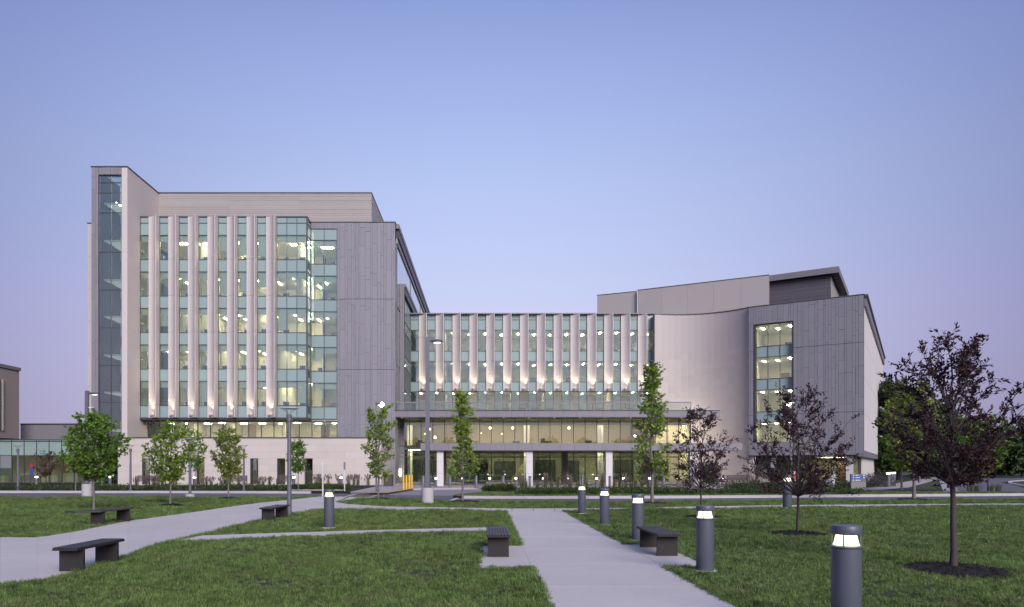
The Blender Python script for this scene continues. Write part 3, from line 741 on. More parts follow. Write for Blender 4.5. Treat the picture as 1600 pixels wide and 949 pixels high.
x = XX(625,73.6); MB().box(x-.12, x+.12, 73.4, 73.5, .75, 1.5).build('wall_lamp', e_warm, hall)
# interior stair, dark desks
mb = MB().add([(XX(800,77),77,.05),(XX(826,77),77,2.2),(XX(826,77),78.4,2.2),(XX(800,77),78.4,.05),(XX(800,77),77,.5),(XX(826,77),77,2.75),(XX(826,77),78.4,2.75),(XX(800,77),78.4,.5)],
              [(0,3,2,1),(4,5,6,7),(0,1,5,4),(1,2,6,5),(2,3,7,6),(3,0,4,7)]).build('lobby_stair', material('stair_olive', (.35,.36,.16), .6), hall)
# entrance doors
for i, px in enumerate((729, 741, 753)):
    x = XX(px, YL-.2); fr = MB().box(x-.45, x-.37, YL-.3, YL-.2, .02, 2.45).box(x+.37, x+.45, YL-.3, YL-.2, .02, 2.45).box(x-.37, x+.37, YL-.3, YL-.2, 2.3, 2.45).box(x-.37, x+.37, YL-.3, YL-.2, .02, .2).box(x-.37, x+.37, YL-.3, YL-.2, 1.0, 1.08).build('entrance_door', m_zinc_flat, hall)
    obj('pane', box_mesh('pane', .74, .02, 2.05, g_dark), fr, (x, YL-.24, 1.25))
dsn = obj('door_notice', box_mesh('door_notice', .7, .02, .7, m_mon), hall, (XX(757,YL-.4), YL-.4, 1.75))
for k in range(3): obj('notice_line', box_mesh('notice_line', .36-.1*k, .012, .05, m_white), dsn, (0, -.014, .12-.13*k))
# roof slab and sides
MB().box(XA0-.2, XA1, YA+.4, 100, ra[7]-.3, ra[7]).build('roof', m_zinc_back, hall)
MB().box(xl1-.1, xl1+.1, YL+.1, 83.5, 0, zl1).build('lobby_end_wall', m_iwall, hall)
settle(hall, (XX(688,YC), YC, 0))

pend0 = None
for i, (px, py, dd) in enumerate(((671,671,77.5),(664,678,78),(766,669,77.5),(752,677,78.5),(801,669,77.5),(784,678,79),(889,669,77.5))):
    x, z = XX(px,dd), ZZ(py,dd); big = py < 675
    lb = ['large star-like lamp glowing left of the slim tree in the lobby', 'small lamp glowing near the tall pole in the lobby', 'large lamp glowing in the lobby right of the slim tree', 'small lamp glowing just right of the slim tree in the lobby',
          'large lamp glowing left of the pale round lobby column', 'small low lamp glowing left of the pale lobby column', 'rightmost large lamp glowing in the lobby', 'smallest lamp on a dark stem in the lobby right of the slim tree'][i]
    p = thing('pendant_lamp', lb, 'lamp', (x, dd, z), 0, 'pendant lamps in the lobby')
    r_ = .13 if big else .06
    MB().lathe([(0,-r_),(r_*.8,-r_*.6),(r_,0),(r_*.8,r_*.6),(0,r_)], 12).build('globe', e_pend, p)
    MB().tube([(0,0,r_),(0,0,zl1-z)], [.012,.012], 5).build('cord', m_dark, p)

# ================================================================== RIGHT WING (local frame: x along the grey front, y into the building)
TH = R(31.5)
wing = thing('corner_wing', 'grey clad corner block at right with a column of lit windows', 'building')
GX0 = -10.43; ZT, ZU = 18.1, 2.86
wx0, wx1 = -9.8, -6.35; wz0, wz1 = 4.2, 16.3
gb = MB().box(GX0, wx0, 0, .5, ZU, ZT).box(wx1, 0, 0, .5, ZU, ZT).box(wx0, wx1, 0, .5, ZU, wz0).box(wx0, wx1, 0, .5, wz1, ZT)
gwl = gb.build('grey_wall', m_zinc_back, wing)
planks(gwl, (GX0, 0), EX, -GX0, ZU+.02, ZT-.02, m_zinc, holes=[(wx0-GX0, wx1-GX0, wz0, wz1)], seed=31, joints=(7.0, 13.6))
MB().box(GX0, GX0+.1, .5, 3.5, ZU, ZT).build('grey_return', m_zinc_flat, wing)
MB().box(GX0-.04, .06, -.06, .6, ZT, ZT+.09).build('coping', m_mull, wing)
wr = [wz0, 6.28, 7.36, 9.6, 10.7, 12.94, 14.04, wz1]
curtain(wing, 'corner_window', (wx0, .45), EX, [0.03, 1.15, 2.3, wx1-wx0-.03], wr, ['v','s','v','s','v','s','v'])
rooms(wing, wx0-.5, wx1+.5, .5, 7, [(13.3,wz1),(9.95,12.94),(6.6,9.6),(3.4,6.28)], None, 41, part_every=(9,9), module=1.35, shades=False, bar=(.2,.9))
MB().box(wx0-.6, wx0-.5, .5, 7, 3, wz1+.3).box(wx1+.5, wx1+.6, .5, 7, 3, wz1+.3).build('room_side_wall', m_iwall, wing)
# white side wall in big panels under a deep eave
sw_ = MB().box(-.4, -.03, .5, 45, ZU+.4, ZT-1.0).build('side_wall', m_stone_back, wing)
m_sidew = material('white_precast', (.66,.63,.64), .75, noise=(.4,.06), rand=.04)
for k in range(4):
    panels(sw_, (-.03, .5), (0,1), 44.5, ZU+.42+k*3.55, ZU+.42+(k+1)*3.55, 7.4, 3.55, m_sidew, name='precast_panel', t=.03, gap=.03, stagger=0)
MB().box(-.8, .34, .3, 46, ZT-.12, ZT+.10).build('eave', m_mull, wing)
MB().box(-.8, .20, .5, 46, ZT-1.0, ZT-.13).build('eave_fascia', m_zinc_flat, wing)
MB().box(-.5, .04, .0, 45, ZU-.15, ZU+.40).build('side_band', m_zinc_flat, wing)
MB().box(GX0, -.5, .3, 44, ZU-.05, ZU+.3).build('underside', m_dark, wing)
MB().box(GX0+.2, -.45, .5, 44, ZT-.4, ZT-.1).build('roof', m_zinc_back, wing)
# recessed ground floor
MB().box(-1.55, -.95, .6, 1.2, 0, ZU-.05).build('column', m_whitecol, wing)
curtain(wing, 'ground_window', (-8.9, 3.2), EX, [0,1.45,2.9,4.35,5.8,7.25,8.3], [.1,2.75], ['d'], fw=.07)
curtain(wing, 'ground_window', (-.6, 3.2), (0,1), [0,1.2,2.4], [.1,2.6], ['d'], fw=.08)
MB().box(-.8, -.45, 5.7, 30, 0, ZU-.16).build('lower_side_wall', m_sidew, wing)
MB().box(-9, -.9, 7.5, 7.6, 0, 2.75).build('ground_back_wall', m_iwall, wing)
MB().box(-2.6, -1.3, 5.0, 5.1, 0, 2.2).build('timber_wall', wood, wing)
MB().box(-4.5, -1.5, 4.2, 5.2, 2.66, 2.7).build('ceiling_light', e_warm, wing)
st = MB().box(GX0+.1, -8.9, 3.1, 3.5, 0, ZU-.06).build('stone_return', m_stone_back, wing)
panels(st, (GX0+.1, 3.1), EX, 1.43, .02, ZU-.08, 1.5, .62, m_stone)
# plant room on the roof
MB().box(-10.6, -3.95, 12.0, 22, ZT-.2, 23.35).build('plant_room_wall', m_louver, wing)
mb = MB(); z = ZT
while z < 23.1:
    mb.box(-10.6, -3.95, 11.96-.02*((int(z*5)) % 2), 12.0, z+.01, z+.19, rnd.random()); z += .2
mb.build('louver', m_louver, wing, kind='stuff')
MB().box(-3.95, -3.91, 12.1, 21.9, ZT-.2, 23.2).build('plant_room_side', m_siding, wing)
MB().box(-3.905, -3.89, 15.5, 17.0, ZT, 20.6).build('roof_door', m_louver, wing)
MB().box(-10.62, -3.1, 11.2, 25, 23.35, 23.6).build('plant_room_roof', m_zinc_back, wing)
MB().box(-10.62, -3.08, 11.17, 11.2, 23.32, 24.0).box(-3.1, -3.07, 11.2, 25, 23.32, 24.0).build('roof_fascia', m_zinc_flat, wing)
MB().box(-7, -2.9, 26, 40, ZT, 22.5).build('rear_plant_wall', m_sidew, wing)
wing.location = (36.1, 67.0, 0); wing.rotation_euler[2] = -TH
# curved stone wall and set-back roof walls (world coordinates)
cw_root = thing('curved_stone_wall', 'broad gently curved pale stone wall between the entrance hall and the grey corner block', 'wall')
p0 = Vector((XX(1023,78.7), 78.7)); p2 = Vector((36.1+GX0*math.cos(TH)+.2, 67-GX0*math.sin(TH)+.4)); p1 = Vector((p0.x+5.2, p0.y-.15))
pts = [p0*(1-t)**2 + p1*2*t*(1-t) + p2*t*t for t in [i/14 for i in range(15)]]
pts.append(pts[-1] + Vector((math.cos(TH), -math.sin(TH)))*1.6 + Vector((math.sin(TH), math.cos(TH)))*2.9)
pts[-1] = pts[-2] + Vector((math.cos(TH), -math.sin(TH)))*.5
mb = MB(); ZC = 18.75
def ZW_(q): return ZC-.58*(q.x-p0.x)/(p2.x-p0.x)      # parapet falls slightly towards the corner block
for a, b in zip(pts, pts[1:]):
    d = (b-a).normalized(); mb.obox(a, (d.x,d.y), -.02, (b-a).length+.02, -.4, 0, 0, ZW_(a)-.02)
mb.box(p0.x, p0.x+.3, p0.y, 82, 0, ZC-.02)
cwall = mb.build('wall_core', m_stone_back, cw_root)
for i, (a, b) in enumerate(zip(pts, pts[1:])):
    d = (b-a).normalized(); ln = (b-a).length; zbr = ZZ(549, 76)
    panels(cwall, a, (d.x,d.y), ln, .02, zbr, max(ln, .9), .62, m_stone, stagger=0, t=.03, gap=.006 if i % 2 else .004)
    panels(cwall, a, (d.x,d.y), ln, zbr, ZW_(a)-.03, ln, 4.6, m_smooth, stagger=0, t=.03, gap=.002, name='smooth_panel')
mb = MB()
for a, b in zip(pts, pts[1:]):
    d = (b-a).normalized(); mb.obox(a, (d.x,d.y), -.02, (b-a).length+.02, -.5, .07, ZW_(a)-.02, ZW_(a)+.07)
mb.build('coping', m_mull, cw_root)
MB().box(p0.x-.03, p0.x-.002, p0.y+.1, 80, 0, ZC-.02).build('end_return', m_zinc_flat, cw_root)
settle(cw_root, (pts[4].x, pts[4].y, 0))
rw = thing('roof_screen', 'pale set-back wall on the roof behind the curved stone wall', 'wall')
def screen(a, b, z0, z1, npan, seed):
    a, b = Vector(a), Vector(b); d = (b-a).normalized(); ln = (b-a).length
    c = MB().obox(a, (d.x,d.y), 0, ln, -.5, -.035, z0, z1).build('screen_core', m_stone_back, rw)
    panels(c, a+Vector((d.y,-d.x))*-.035, (d.x,d.y), ln, z0, z1, ln/npan, z1-z0, m_scr, stagger=0, name='screen_panel', t=.035, gap=.02)
    MB().obox(a, (d.x,d.y), -.02, ln+.02, -.55, .05, z1, z1+.07).build('coping', m_mull, rw)
m_scr = material('roof_screen_panel', (.42,.392,.40), .6, noise=(.6,.05), rand=.04, stretch=(1,1,6), noise2=(2,.05))
screen((XX(996,88.9),88.9), (XX(1201.5,81.8),81.8), 16, 24.0, 5, 1)
screen((XX(933,91.5),91.5), (XX(994,89.5),89.5), 16, 24.0, 1, 2)
settle(rw, (XX(1100,86), 86, 16))
hatch = thing('roof_hatch_frame', 'small dark hoop on the entrance hall roof edge', 'rail', (XX(976,82), 82, ra[7]))
for dx in (0, .85): MB().tube([(dx-.42,0,-.1),(dx-.42,0,.62)], [.03,.03], 6).build('post', m_dark, hatch)
MB().tube([(-.42,0,.62),(.43,0,.62)], [.03,.03], 6).build('top_bar', m_dark, hatch)

# ================================================================== FAR LEFT BUILDINGS
nb = thing('neighbour_building', 'brownish overhanging block with dark vertical louvres at the left edge', 'building')
XN = XX(30,75); zn0, zn1 = ZZ(686,75), ZZ(580,75)
MB().box(XN-14, XN, 58, 75, zn0, zn1).build('wall', material('brown_stone', (.34,.295,.29), .8, noise=(.5,.1), noise2=(8,.08)), nb)
MB().box(XN-14, XN+.12, 57.9, 75.12, zn1, zn1+.35).build('roof_edge', m_zinc_flat, nb)
MB().box(XN-14, XN+.05, 57.9, 75.05, zn0-.14, zn0).build('soffit', m_dark, nb)
MB().box(XN, XN+.02, 66.5, 72.6, ZZ(671,70), ZZ(589,70)).build('louvre_opening', m_dark, nb)
for i in range(11): MB().box(XN+.02, XN+.22, 66.7+i*.55, 66.78+i*.55, ZZ(671,70), ZZ(589,70)).build('louvre_blade', m_siding, nb)
MB().box(XN-12, XN-1.5, 60, 74, 0, zn0-.14).build('base', m_idark, nb)
settle(nb, (XN-1.5, 74, 0))
for_ = thing('connector_building', 'low glazed link with green glass band and grey fascia left of the stair tower', 'building')
YK = 72.0; xk0, xk1 = XX(-40,YK), XX(186,YK)
kc = [i*1.275 for i in range(int((xk1-xk0)/1.275)+1)]
curtain(for_, 'link_window', (xk0, YK), EX, kc, [.1, ZZ(712,YK), ZZ(690,YK), ZZ(687.5,YK)], ['l','s','s'], fw=.07)
MB().box(XX(32,78), XX(190,78), 78, 90, 3.5, ZZ(664,78)).build('upper_wall', m_zinc_flat, for_)
MB().box(XX(32,78), XX(190,78), 77.95, 90, ZZ(664,78), ZZ(664,78)+.15).build('coping', m_dark, for_)
MB().box(xk0, xk1, YK+.1, 78, ZZ(689,YK)-.3, ZZ(687,YK)).build('roof', m_zinc_back, for_)
MB().box(xk0, xk1, 77.6, 77.9, 0, 4).build('interior_wall', m_iwarm, for_)
for i in range(7):
    MB().box(xk0+1+i*2.4, xk0+2.2+i*2.4, YK+1.5, YK+1.9, ZZ(689,YK)-.42, ZZ(689,YK)-.36).build('ceiling_light', e_warm, for_)
for i in range(9):
    x = xk0+.7+i*1.8; MB().box(x, x+.7+.5*(i % 3), YK+2.5+.4*(i % 2), YK+3.2+.4*(i % 2), 0, .8+.25*(i % 3)).build('counter', m_idark, for_)
settle(for_, (XX(90,YK), YK, 0))

# ================================================================== STREET FURNITURE
def bollard_proto():
    r = thing('bollard_lamp', 'x', 'bollard', group='path bollards')
    m = MB().lathe([(.0,.0),(.185,.0),(.185,.035),(.17,.045),(0,.045)], 28); m.smooth = True; m.build('footing', m_kerb, r)
    m = MB().lathe([(.135,.045),(.14,.06),(.14,.855),(.152,.868),(.152,.876),(.128,.886),(0,.886)], 32); m.smooth = True; m.build('shaft', m_bollard, r)
    m = MB().lathe([(.124,.888),(.115,.90),(.095,.985),(0,.985)], 28); m.smooth = True; m.build('reflector_cone', e_boll, r)
    m = MB().lathe([(0,.983),(.12,.99)], 28); m.build('reflector_plate', e_boll, r)
    m = MB().lathe([(.136,.888),(.136,.99)], 32); m.smooth = True; m.build('lens', g_rail, r)
    for k in range(4):
        a = R(45+90*k+12); x, y = .134*math.cos(a), .134*math.sin(a)
        MB().tube([(x,y,.886),(x,y,.995)], [.007,.007], 6).build('cage_bar', m_bollard, r)
    m = MB().lathe([(0,.992),(.138,.992),(.142,.998),(.142,1.075),(.136,1.083),(0,1.086)], 32); m.smooth = True; m.build('cap', m_bollard, r)
    return r
bp = bollard_proto(); note_kids(bp)
big = [(3.70,7.2,1.02,'dark grey bollard lamp nearest the camera, cut off by the bottom edge'),
       (3.55,11.33,1,'dark grey bollard lamp in front of the bench on the right of the walk'),
       (3.51,16.1,1,'dark grey bollard lamp just behind the bench on the right of the walk'),
       (3.46,20.3,1,'dark grey bollard lamp second farthest along the right of the walk'),
       (3.5,25.3,1,'farthest dark grey bollard lamp along the right of the central walk'),
       (-4.28,19.4,1,'lone dark grey bollard lamp on the lens-shaped lawn left of the walk'),
       (12.3,28.6,1.27,'dark grey bollard lamp by the sidewalk beside the middle purple tree')]
for i, (x, y, s, lb) in enumerate(big):
    o = bp if i == 0 else copy_tree(bp)
    o.location = (x, y, 0); o.scale = (s, s, s); o['label'] = lb; o.rotation_euler[2] = rnd.random()*.4-.2

def bench(lb, x, y, L=1.85, h=.43, W=.44, seat=None):
    b = thing('park_bench', lb, 'bench', (x, y, .022), 0, 'dark slab benches')
    for yy in (.18, L-.24):
        g = MB().box(-.195, .195, yy, yy+.34 if False else yy+.05, 0, h-.045).build('leg', m_bench, b)
    if seat:
        MB().prism(seat, h-.045, h).build('seat', m_slat, b)
    else:
        s_ = MB().box(-W/2, W/2, 0, L, h-.05, h-.022).build('seat', m_bench, b)
        n = 8; w = W/n
        for i in range(n): obj('seat_slat', box_mesh('seat_slat', w-.014, L-.02, .022, m_slat), s_, (-W/2+w*(i+.5), L/2, h-.0105))
    return b
bench('dark slab bench seen end-on, left of the central walk', .26, 12.95)
bench('dark slab bench seen obliquely, right of the central walk', 3.45, 13.1)
bench('largest dark slab bench, on the diagonal walk at lower left', -6.65, 11.15, L=1.47, W=.40, h=.40)
bench('dark slab bench at far left on the lawn edge with its seat jutting left', -11.15, 20.1, seat=[(-.75,-.15),(-.4,-.22),(.2,0),(.22,1.85),(-.22,1.85),(-.25,.5)])
bench('dark slab bench beside the tall saucer-topped lamp post', -6.7, 21.6)

def saucer_lamp(lb, x, y, h, w=.34, foot=None):
    p = thing('saucer_lamp_post', lb, 'street lamp', (x, y, 0), 0, 'saucer-topped lamp posts')
    z0 = 0
    if foot:
        m = MB().lathe([(0,0),(foot[0],0),(foot[0],foot[1]),(0,foot[1])], 20); m.build('concrete_footing', m_kerb, p); z0 = foot[1]
    m = MB().lathe([(.0,z0),(.17,z0),(.17,z0+.03),(0,z0+.03)], 16); m.build('base_plate', m_pole, p)
    m = MB().lathe([(.085,z0+.03),(.07,h*.55),(.065,h-.46)], 14); m.smooth = True; m.build('pole', m_pole, p)
    m = MB().lathe([(.065,h-.47),(.095,h-.45),(.10,h-.25),(.06,h-.22),(0,h-.21)], 14); m.smooth = True; m.build('lamp_housing', m_pole, p)
    for s in (-1, 1):
        MB().tube([(s*.05,0,h-.24),(s*.05,0,h-.12),(s*w*.72,0,h-.025)], [.011,.011,.009], 6).build('bracket', m_pole, p)
    m = MB().lathe([(0,h-.035),(w*.6,h-.03),(w,h-.0),(w,h+.012),(w*.5,h+.02),(0,h+.022)], 24); m.smooth = True; m.build('saucer', m_white, p)
    return p
saucer_lamp('tallest saucer-topped lamp post, by the bench on the diagonal walk', -6.82, 24.6, 3.75, .34)
saucer_lamp('saucer-topped lamp post on a low concrete footing behind the left trees', XX(297,39.9), 39.9, 3.3, .30, (.26,.18))
saucer_lamp('slim saucer lamp post before the left end of the stone podium', XX(204,51), 51, 3.25, .30)
saucer_lamp('slim saucer lamp post behind the third green tree from the left', XX(381,51), 51, 3.25, .30)
saucer_lamp('slim saucer lamp post in front of the glazed link at far left', XX(28,51), 51, 3.25, .34)

def tall_lamp(name, lb, x, y, h, base, arm, lit=False, r=.095):
    p = thing(name, lb, 'street lamp', (x, y, 0), 0, 'tall road lamps')
    if base:
        m = MB().lathe([(0,-.02),(base[0],-.02),(base[0],base[1]-.02),(base[0]-.02,base[1]),(0,base[1])], 28); m.smooth = True; m.build('concrete_base', m_kerb, p)
        z0 = base[1]
        MB().box(-.19, .19, -.19, .19, z0, z0+.03).build('base_plate', m_pole, p)
        for a in range(4): MB().tube([(.14*(-1)**(a//2), .14*(-1)**a, z0), (.14*(-1)**(a//2), .14*(-1)**a, z0+.12)], [.03,.03], 6).build('bolt', m_pole, p)
    else: z0 = 0
    MB().box(-r, r, -r, r, z0+.03, h*.5).box(-r*.92, r*.92, -r*.92, r*.92, h*.5, h).build('pole', m_pole, p)
    MB().box(r*.9, arm*.45, -.035, .035, h-.16, h-.09).build('arm', m_pole, p)
    m = MB().lathe([(0,0),(.10,.01),(.20,.05),(.22,.09),(.12,.15),(0,.17)], 16)
    hd = m.build('lamp_head', m_pole, p, loc=(arm*.5+.15, 0, h-.24)); hd.scale = (1.35, .9, 1)
    e = MB().lathe([(0,-.012),(.14,-.004)], 14).build('lens', e_street if lit else e_spot, p, loc=(arm*.5+.17, 0, h-.235)); e.scale = (1.2,.8,1)
    return p
tall_lamp('road_lamp', 'tall square road lamp on a big round concrete base near the entrance', XX(668,32.2), 32.2, 7.62, (.28,.75), .55)
tall_lamp('road_lamp', 'tall road lamp on a round concrete base at far left beside the leafy tree', XX(136,40.6), 40.6, 6.1, (.28,.72), .55)
lp = tall_lamp('road_lamp', 'lit road lamp shining just above the tree at the grey tower corner', XX(588,48), 48, 6.15, None, .2, False, .06)
MB().lathe([(0,-.16),(.13,-.1),(.17,0),(.13,.1),(0,.16)], 12).build('glowing_globe', e_street, lp, loc=(.36,0,5.95))
lp = tall_lamp('road_lamp', 'lit road lamp shining in front of the corner block windows', XX(1236,49), 49, 6.4, None, -.2, False, .06)
MB().lathe([(0,-.15),(.12,-.1),(.16,0),(.12,.1),(0,.15)], 12).build('glowing_globe', e_street, lp, loc=(-.16,0,6.1))
cm = thing('camera_bracket', 'small security camera on the tall lamp pole at far left', 'camera', (XX(136,40.6), 40.6, 5.1))
MB().box(.09,.42,-.03,.03,.0,.06).build('bracket', m_white, cm); MB().lathe([(0,-.16),(.09,-.12),(.11,0),(.06,.04),(0,.05)], 12, (.36,0)).build('dome', m_pole, cm)

# small bollards along the drop-off edge, lit and unlit in turn
def small_bollard(lb, x, y, lit, group, h=.86, r=.105):
    b = thing('small_bollard', lb, 'bollard', (x, y, 0), 0, group)
    if lit:
        m = MB().lathe([(r,0),(r,h-.16),(0,h-.16)], 12); m.smooth = True; m.build('shaft', m_pole, b)
        m = MB().lathe([(r*.85,h-.16),(r*.85,h-.06)], 12); m.build('lens', e_small, b)
        m = MB().lathe([(0,h-.06),(r,h-.06),(r*.9,h),(0,h+.01)], 12); m.build('cap', m_white, b)
    else:
        m = MB().lathe([(r*1.15,0),(r*1.15,h+.08),(r*1.0,h+.11),(0,h+.11)], 12); m.smooth = True; m.build('shaft', m_pole, b)
        m = MB().lathe([(r*1.17,h-.03),(r*1.17,h)], 12); m.build('band', m_zinc_back, b)
lit = [681,723,765,806,849,889,932,974,1015,1059,1129]; unl = [661,703,744,786,828,910,953,1037,1079,1122]
for i, px in enumerate(lit): small_bollard(f'{ORD[i]} lit bollard from the left in the row before the glass entrance', XX(px,58.6), 58.6, True, 'small bollards along the drop-off')
for i, px in enumerate(unl): small_bollard(f'{ORD[i]} plain unlit bollard from the left in the row before the entrance', XX(px,58.4), 58.4, False, 'small bollards along the drop-off')
for i, (px, dd) in enumerate(((57,60),(147,58),(172,60),(304,57),(459,58),(533,57))):
    small_bollard(f'{ORD[i]} garden bollard light from the left, in the bed before the left buildings', XX(px,dd), dd, True, 'garden bollard lights', .95, .13)
for i, (px, dd) in enumerate(((1388,60),(1392.5,63),(1396.5,66))):
    small_bollard(f'{ORD[i]} lit bollard from the left beside the far right walk', XX(px,dd), dd, True, 'bollards by the right walk', 1.25, .17)
b = thing('walk_post', 'small dark post standing on the far walk at the right', 'post', (XX(1436,75), 75, 0)); 
m = MB().lathe([(.12,0),(.16,.5),(.13,.75),(.05,.8),(.09,.9),(.08,1.05),(0,1.1)], 10); m.smooth = True; m.build('shaft', m_pole, b)
for i, (px, py) in enumerate(((630.5,765.8),(635,764.8),(639.5,763.9),(643.5,763.2))):
    x, y = G(px, py); b = thing('yellow_bollard', f'{ORD[i]} yellow safety bollard from the left by the tower corner', 'bollard', (x, y, 0), 0, 'yellow safety bollards')
    m = MB().lathe([(.075,0),(.075,1.04),(.06,1.09),(0,1.10)], 14); m.smooth = True; m.build('post', m_yellow, b)
    for z in (.55,.62): 
        m = MB().lathe([(.078,z),(.078,z+.02)], 14); m.build('band', m_painty, b)
bn = thing('litter_bin', 'dark brown litter bin against the tower side by the entrance', 'bin', (XX(607,62), 62, 0))
MB().box(-.38,.38,-.35,.35,.03,.9).build('body', m_binbrown, bn); MB().box(-.42,.42,-.39,.39,.9,.97).build('lid', m_dark, bn); MB().box(-.42,-.38,-.1,.1,.6,.85).build('handle', m_dark, bn)
# direction sign
sg = thing('direction_sign', 'grey monument sign with a blue band before the corner block', 'sign', (XX(1340.5,50.5), 50.5, 0))
MB().box(-.53,.53,-.09,.09,0,1.2).build('panel', m_signgrey, sg)
bb = MB().box(-.53,.53,-.10,-.091,.86,1.03).build('blue_band', m_signblue, sg)
MB().box(-.53,.53,-.097,-.091,.66,.85).build('lower_band', material('sign_band', (.14,.14,.16), .5), sg)
MB().box(-.53,.53,-.097,-.091,1.04,1.19).build('upper_band', bpy.data.materials['sign_band'], sg)
def arrow(x, z, s, y): 
    return MB().prism([(x-s,0),(x+s*.4,s*.8),(x+s*.4,s*.3),(x+s*1.1,s*.3),(x+s*1.1,-s*.3),(x+s*.4,-s*.3),(x+s*.4,-s*.8)], 0, .004)
for z in (1.11,.945,.755):
    a = arrow(0, 0, .06, 0).build('arrow', m_white, sg, loc=(-.38,-.103,z)); a.rotation_euler[0] = R(90)
for z, ws in ((1.11,(.10,.07)), (.945,(.07,.11,.08)), (.755,(.12,.10,.06))):
    x = -.22
    for w in ws: MB().box(x, x+w, -.104, -.10, z-.028, z+.028).build('lettering', m_white, sg); x += w+.03
m = MB().lathe([(0,0),(.05,0)], 14); e = m.build('round_symbol', m_white, sg, loc=(.38,-.104,.945)); e.rotation_euler[0] = R(90)
MB().box(.31,.46,-.104,-.10,1.08,1.14).build('lettering', m_white, sg)
sp = thing('grey_pylon_sign', 'slim grey and white pylon behind the middle purple tree', 'sign', (XX(1296,52), 52, 0))
MB().box(-.28,.16,-.1,.1,0,1.0).build('grey_panel', m_signgrey, sp); MB().box(.16,.36,-.1,.1,0,1.3).build('white_panel', m_whitecol, sp)
rb = thing('red_banner', 'red and white banner post behind the trunk of the middle purple tree', 'sign', (XX(1243,53), 53, 0))
MB().tube([(0,0,0),(0,0,1.55)], [.03,.03], 6).build('post', m_pole, rb); MB().box(-.16,.16,-.02,.02,.3,1.5).build('panel', m_red, rb)
MB().box(-.12,.12,-.03,-.02,1.18,1.34).box(-.12,.12,-.03,-.02,.6,.72).build('white_marks', m_white, rb)
bn2 = thing('blue_banner', 'small blue and red banner in the glazed link at far left', 'sign', (XX(49.5,70), 70, 0))
MB().tube([(0,.03,0),(0,.03,2.2)], [.03,.03], 6).build('post', m_pole, bn2); MB().box(-.17,.17,-.02,.0,.9,1.7).build('blue_panel', m_blue, bn2); MB().box(-.17,.17,-.02,.0,1.7,2.0).build('red_panel', m_red, bn2)
for i, (px, py0, py1) in enumerate(((504.5,722,776), (538.5,722,767.5))):
    x, y = G(px, py1); p = thing('sign_post', ['pale thin post at the kerb by the crosswalk', 'pale thin post with a small plate at the bed end near the tower'][i], 'post', (x, y, 0))
    hgt = (py1-py0)*y/FOC; MB().box(-.035,.035,-.03,.03,0,hgt).build('post', m_whitecol, p); MB().box(-.07 if i else -.05,.07 if i else .05,-.05,-.03,hgt-(.55 if i else .3),hgt).build('plate', m_signgrey if i else m_whitecol, p)
# garden seats by the podium
def garden_bench(lb, x, y, rz, w=1.5):
    b = thing('garden_bench', lb, 'bench', (x, y, 0), rz, 'brown garden benches')
    for i in range(4): MB().box(-w/2, w/2, -.22+.115*i, -.13+.115*i, .42, .45).build('seat_slat', m_binbrown, b)
    for i in range(4): MB().box(-w/2, w/2, .24, .27, .52+.12*i, .61+.12*i).build('back_slat', m_binbrown, b)
    for s in (-1, 1):
        x0 = s*(w/2-.04)
        MB().box(x0-.03, x0+.03, -.22, -.17, 0, .66).build('leg', m_dark, b); MB().box(x0-.03, x0+.03, .27, .31, 0, .98).build('leg', m_dark, b)
        MB().box(x0-.04, x0+.04, -.25, .29, .66, .69).build('armrest', m_dark, b)
garden_bench('left of two brown garden benches before the podium', XX(227,60.5), 60.5, .08)
garden_bench('right of two brown garden benches before the podium', XX(243.5,60.5), 60.5, -.08)
garden_bench('brown garden bench behind the third green tree from the left', XX(371,60.5), 60.5, .0)
garden_bench('brown garden bench left of the saucer lamp post near the podium windows', XX(446,60.5), 60.5, .1)
garden_bench('dark bench below the curved stone wall', XX(1152,62), 62, -.3, 1.8)
garden_bench('dark bench in front of the glazed link beside its small purple tree', XX(45,61), 61, 0, 1.8)
# stepping stones in the left bed
for i, px in enumerate((464,480,496,512,527)):
    x, y = G(px, 766.6); obj('stepping_stone', MB().prism([(-.45,-.2),(.4,-.24),(.48,.18),(-.35,.24)], -.03, .07).mesh('stepping_stone', m_rock), None, (x, y, 0), rnd.random()*.4, f'{ORD[i]} flat pale stone from the left in the bed by the podium', 'stone', 'flat stones in the bed')
# desks with monitors behind the glass
ws = thing('workstation', 'desk with a dark monitor seen at the sill of a lit tower window', 'desk', group='desks behind the tower windows')
MB().box(-.7,.7,-.35,.35,.70,.74).build('desk_top', m_desk, ws)
for s in (-.66,.66): MB().box(s-.03,s+.03,-.32,.32,0,.70).build('leg', m_dark, ws)
mo = MB().box(-.28,.28,.02,.06,.85,1.2).build('monitor', m_mon, ws); MB().box(-.04,.04,.06,.1,.74,.95).box(-.12,.12,-.02,.14,.74,.755).build('monitor_stand', m_dark, mo)
MB().lathe([(0,.74),(.05,.74),(.06,.86),(0,.88)], 8, (.45,-.1)).build('cup', m_white, ws)
note_kids(ws); first = True
for k, zb in enumerate(ZB):
    for i in range(9):
        if rnd.random() < .68:
            x = XF0+1.9*i+.45+rnd.uniform(-.12,.12) if i < 7 else XF0+13.3+(.7 if i == 7 else 2.3)
            o = ws if first else copy_tree(ws); first = False
            o['label'] = f'desk with dark monitor, {ORD[i]} tower window strip from the left, {ORD[k]} floor from the top' if i < 7 else f'desk with dark monitor, {["left","right"][i-7]} end of the wide bay, {ORD[k]} floor from the top'
            o.location = (x, YF+.75, zb-.75); o.rotation_euler[2] = rnd.choice([0,0,.5,-.6,math.pi])
    for j, x in enumerate((XB1+.7, XB1+2.0)):
        if rnd.random() < .7:
            o = copy_tree(ws); o.location = (x, YG+.8, zb-.75); o['label'] = f'desk with dark monitor, {["left","right"][j]} pane beside the grey wall, {ORD[k]} floor from the top'

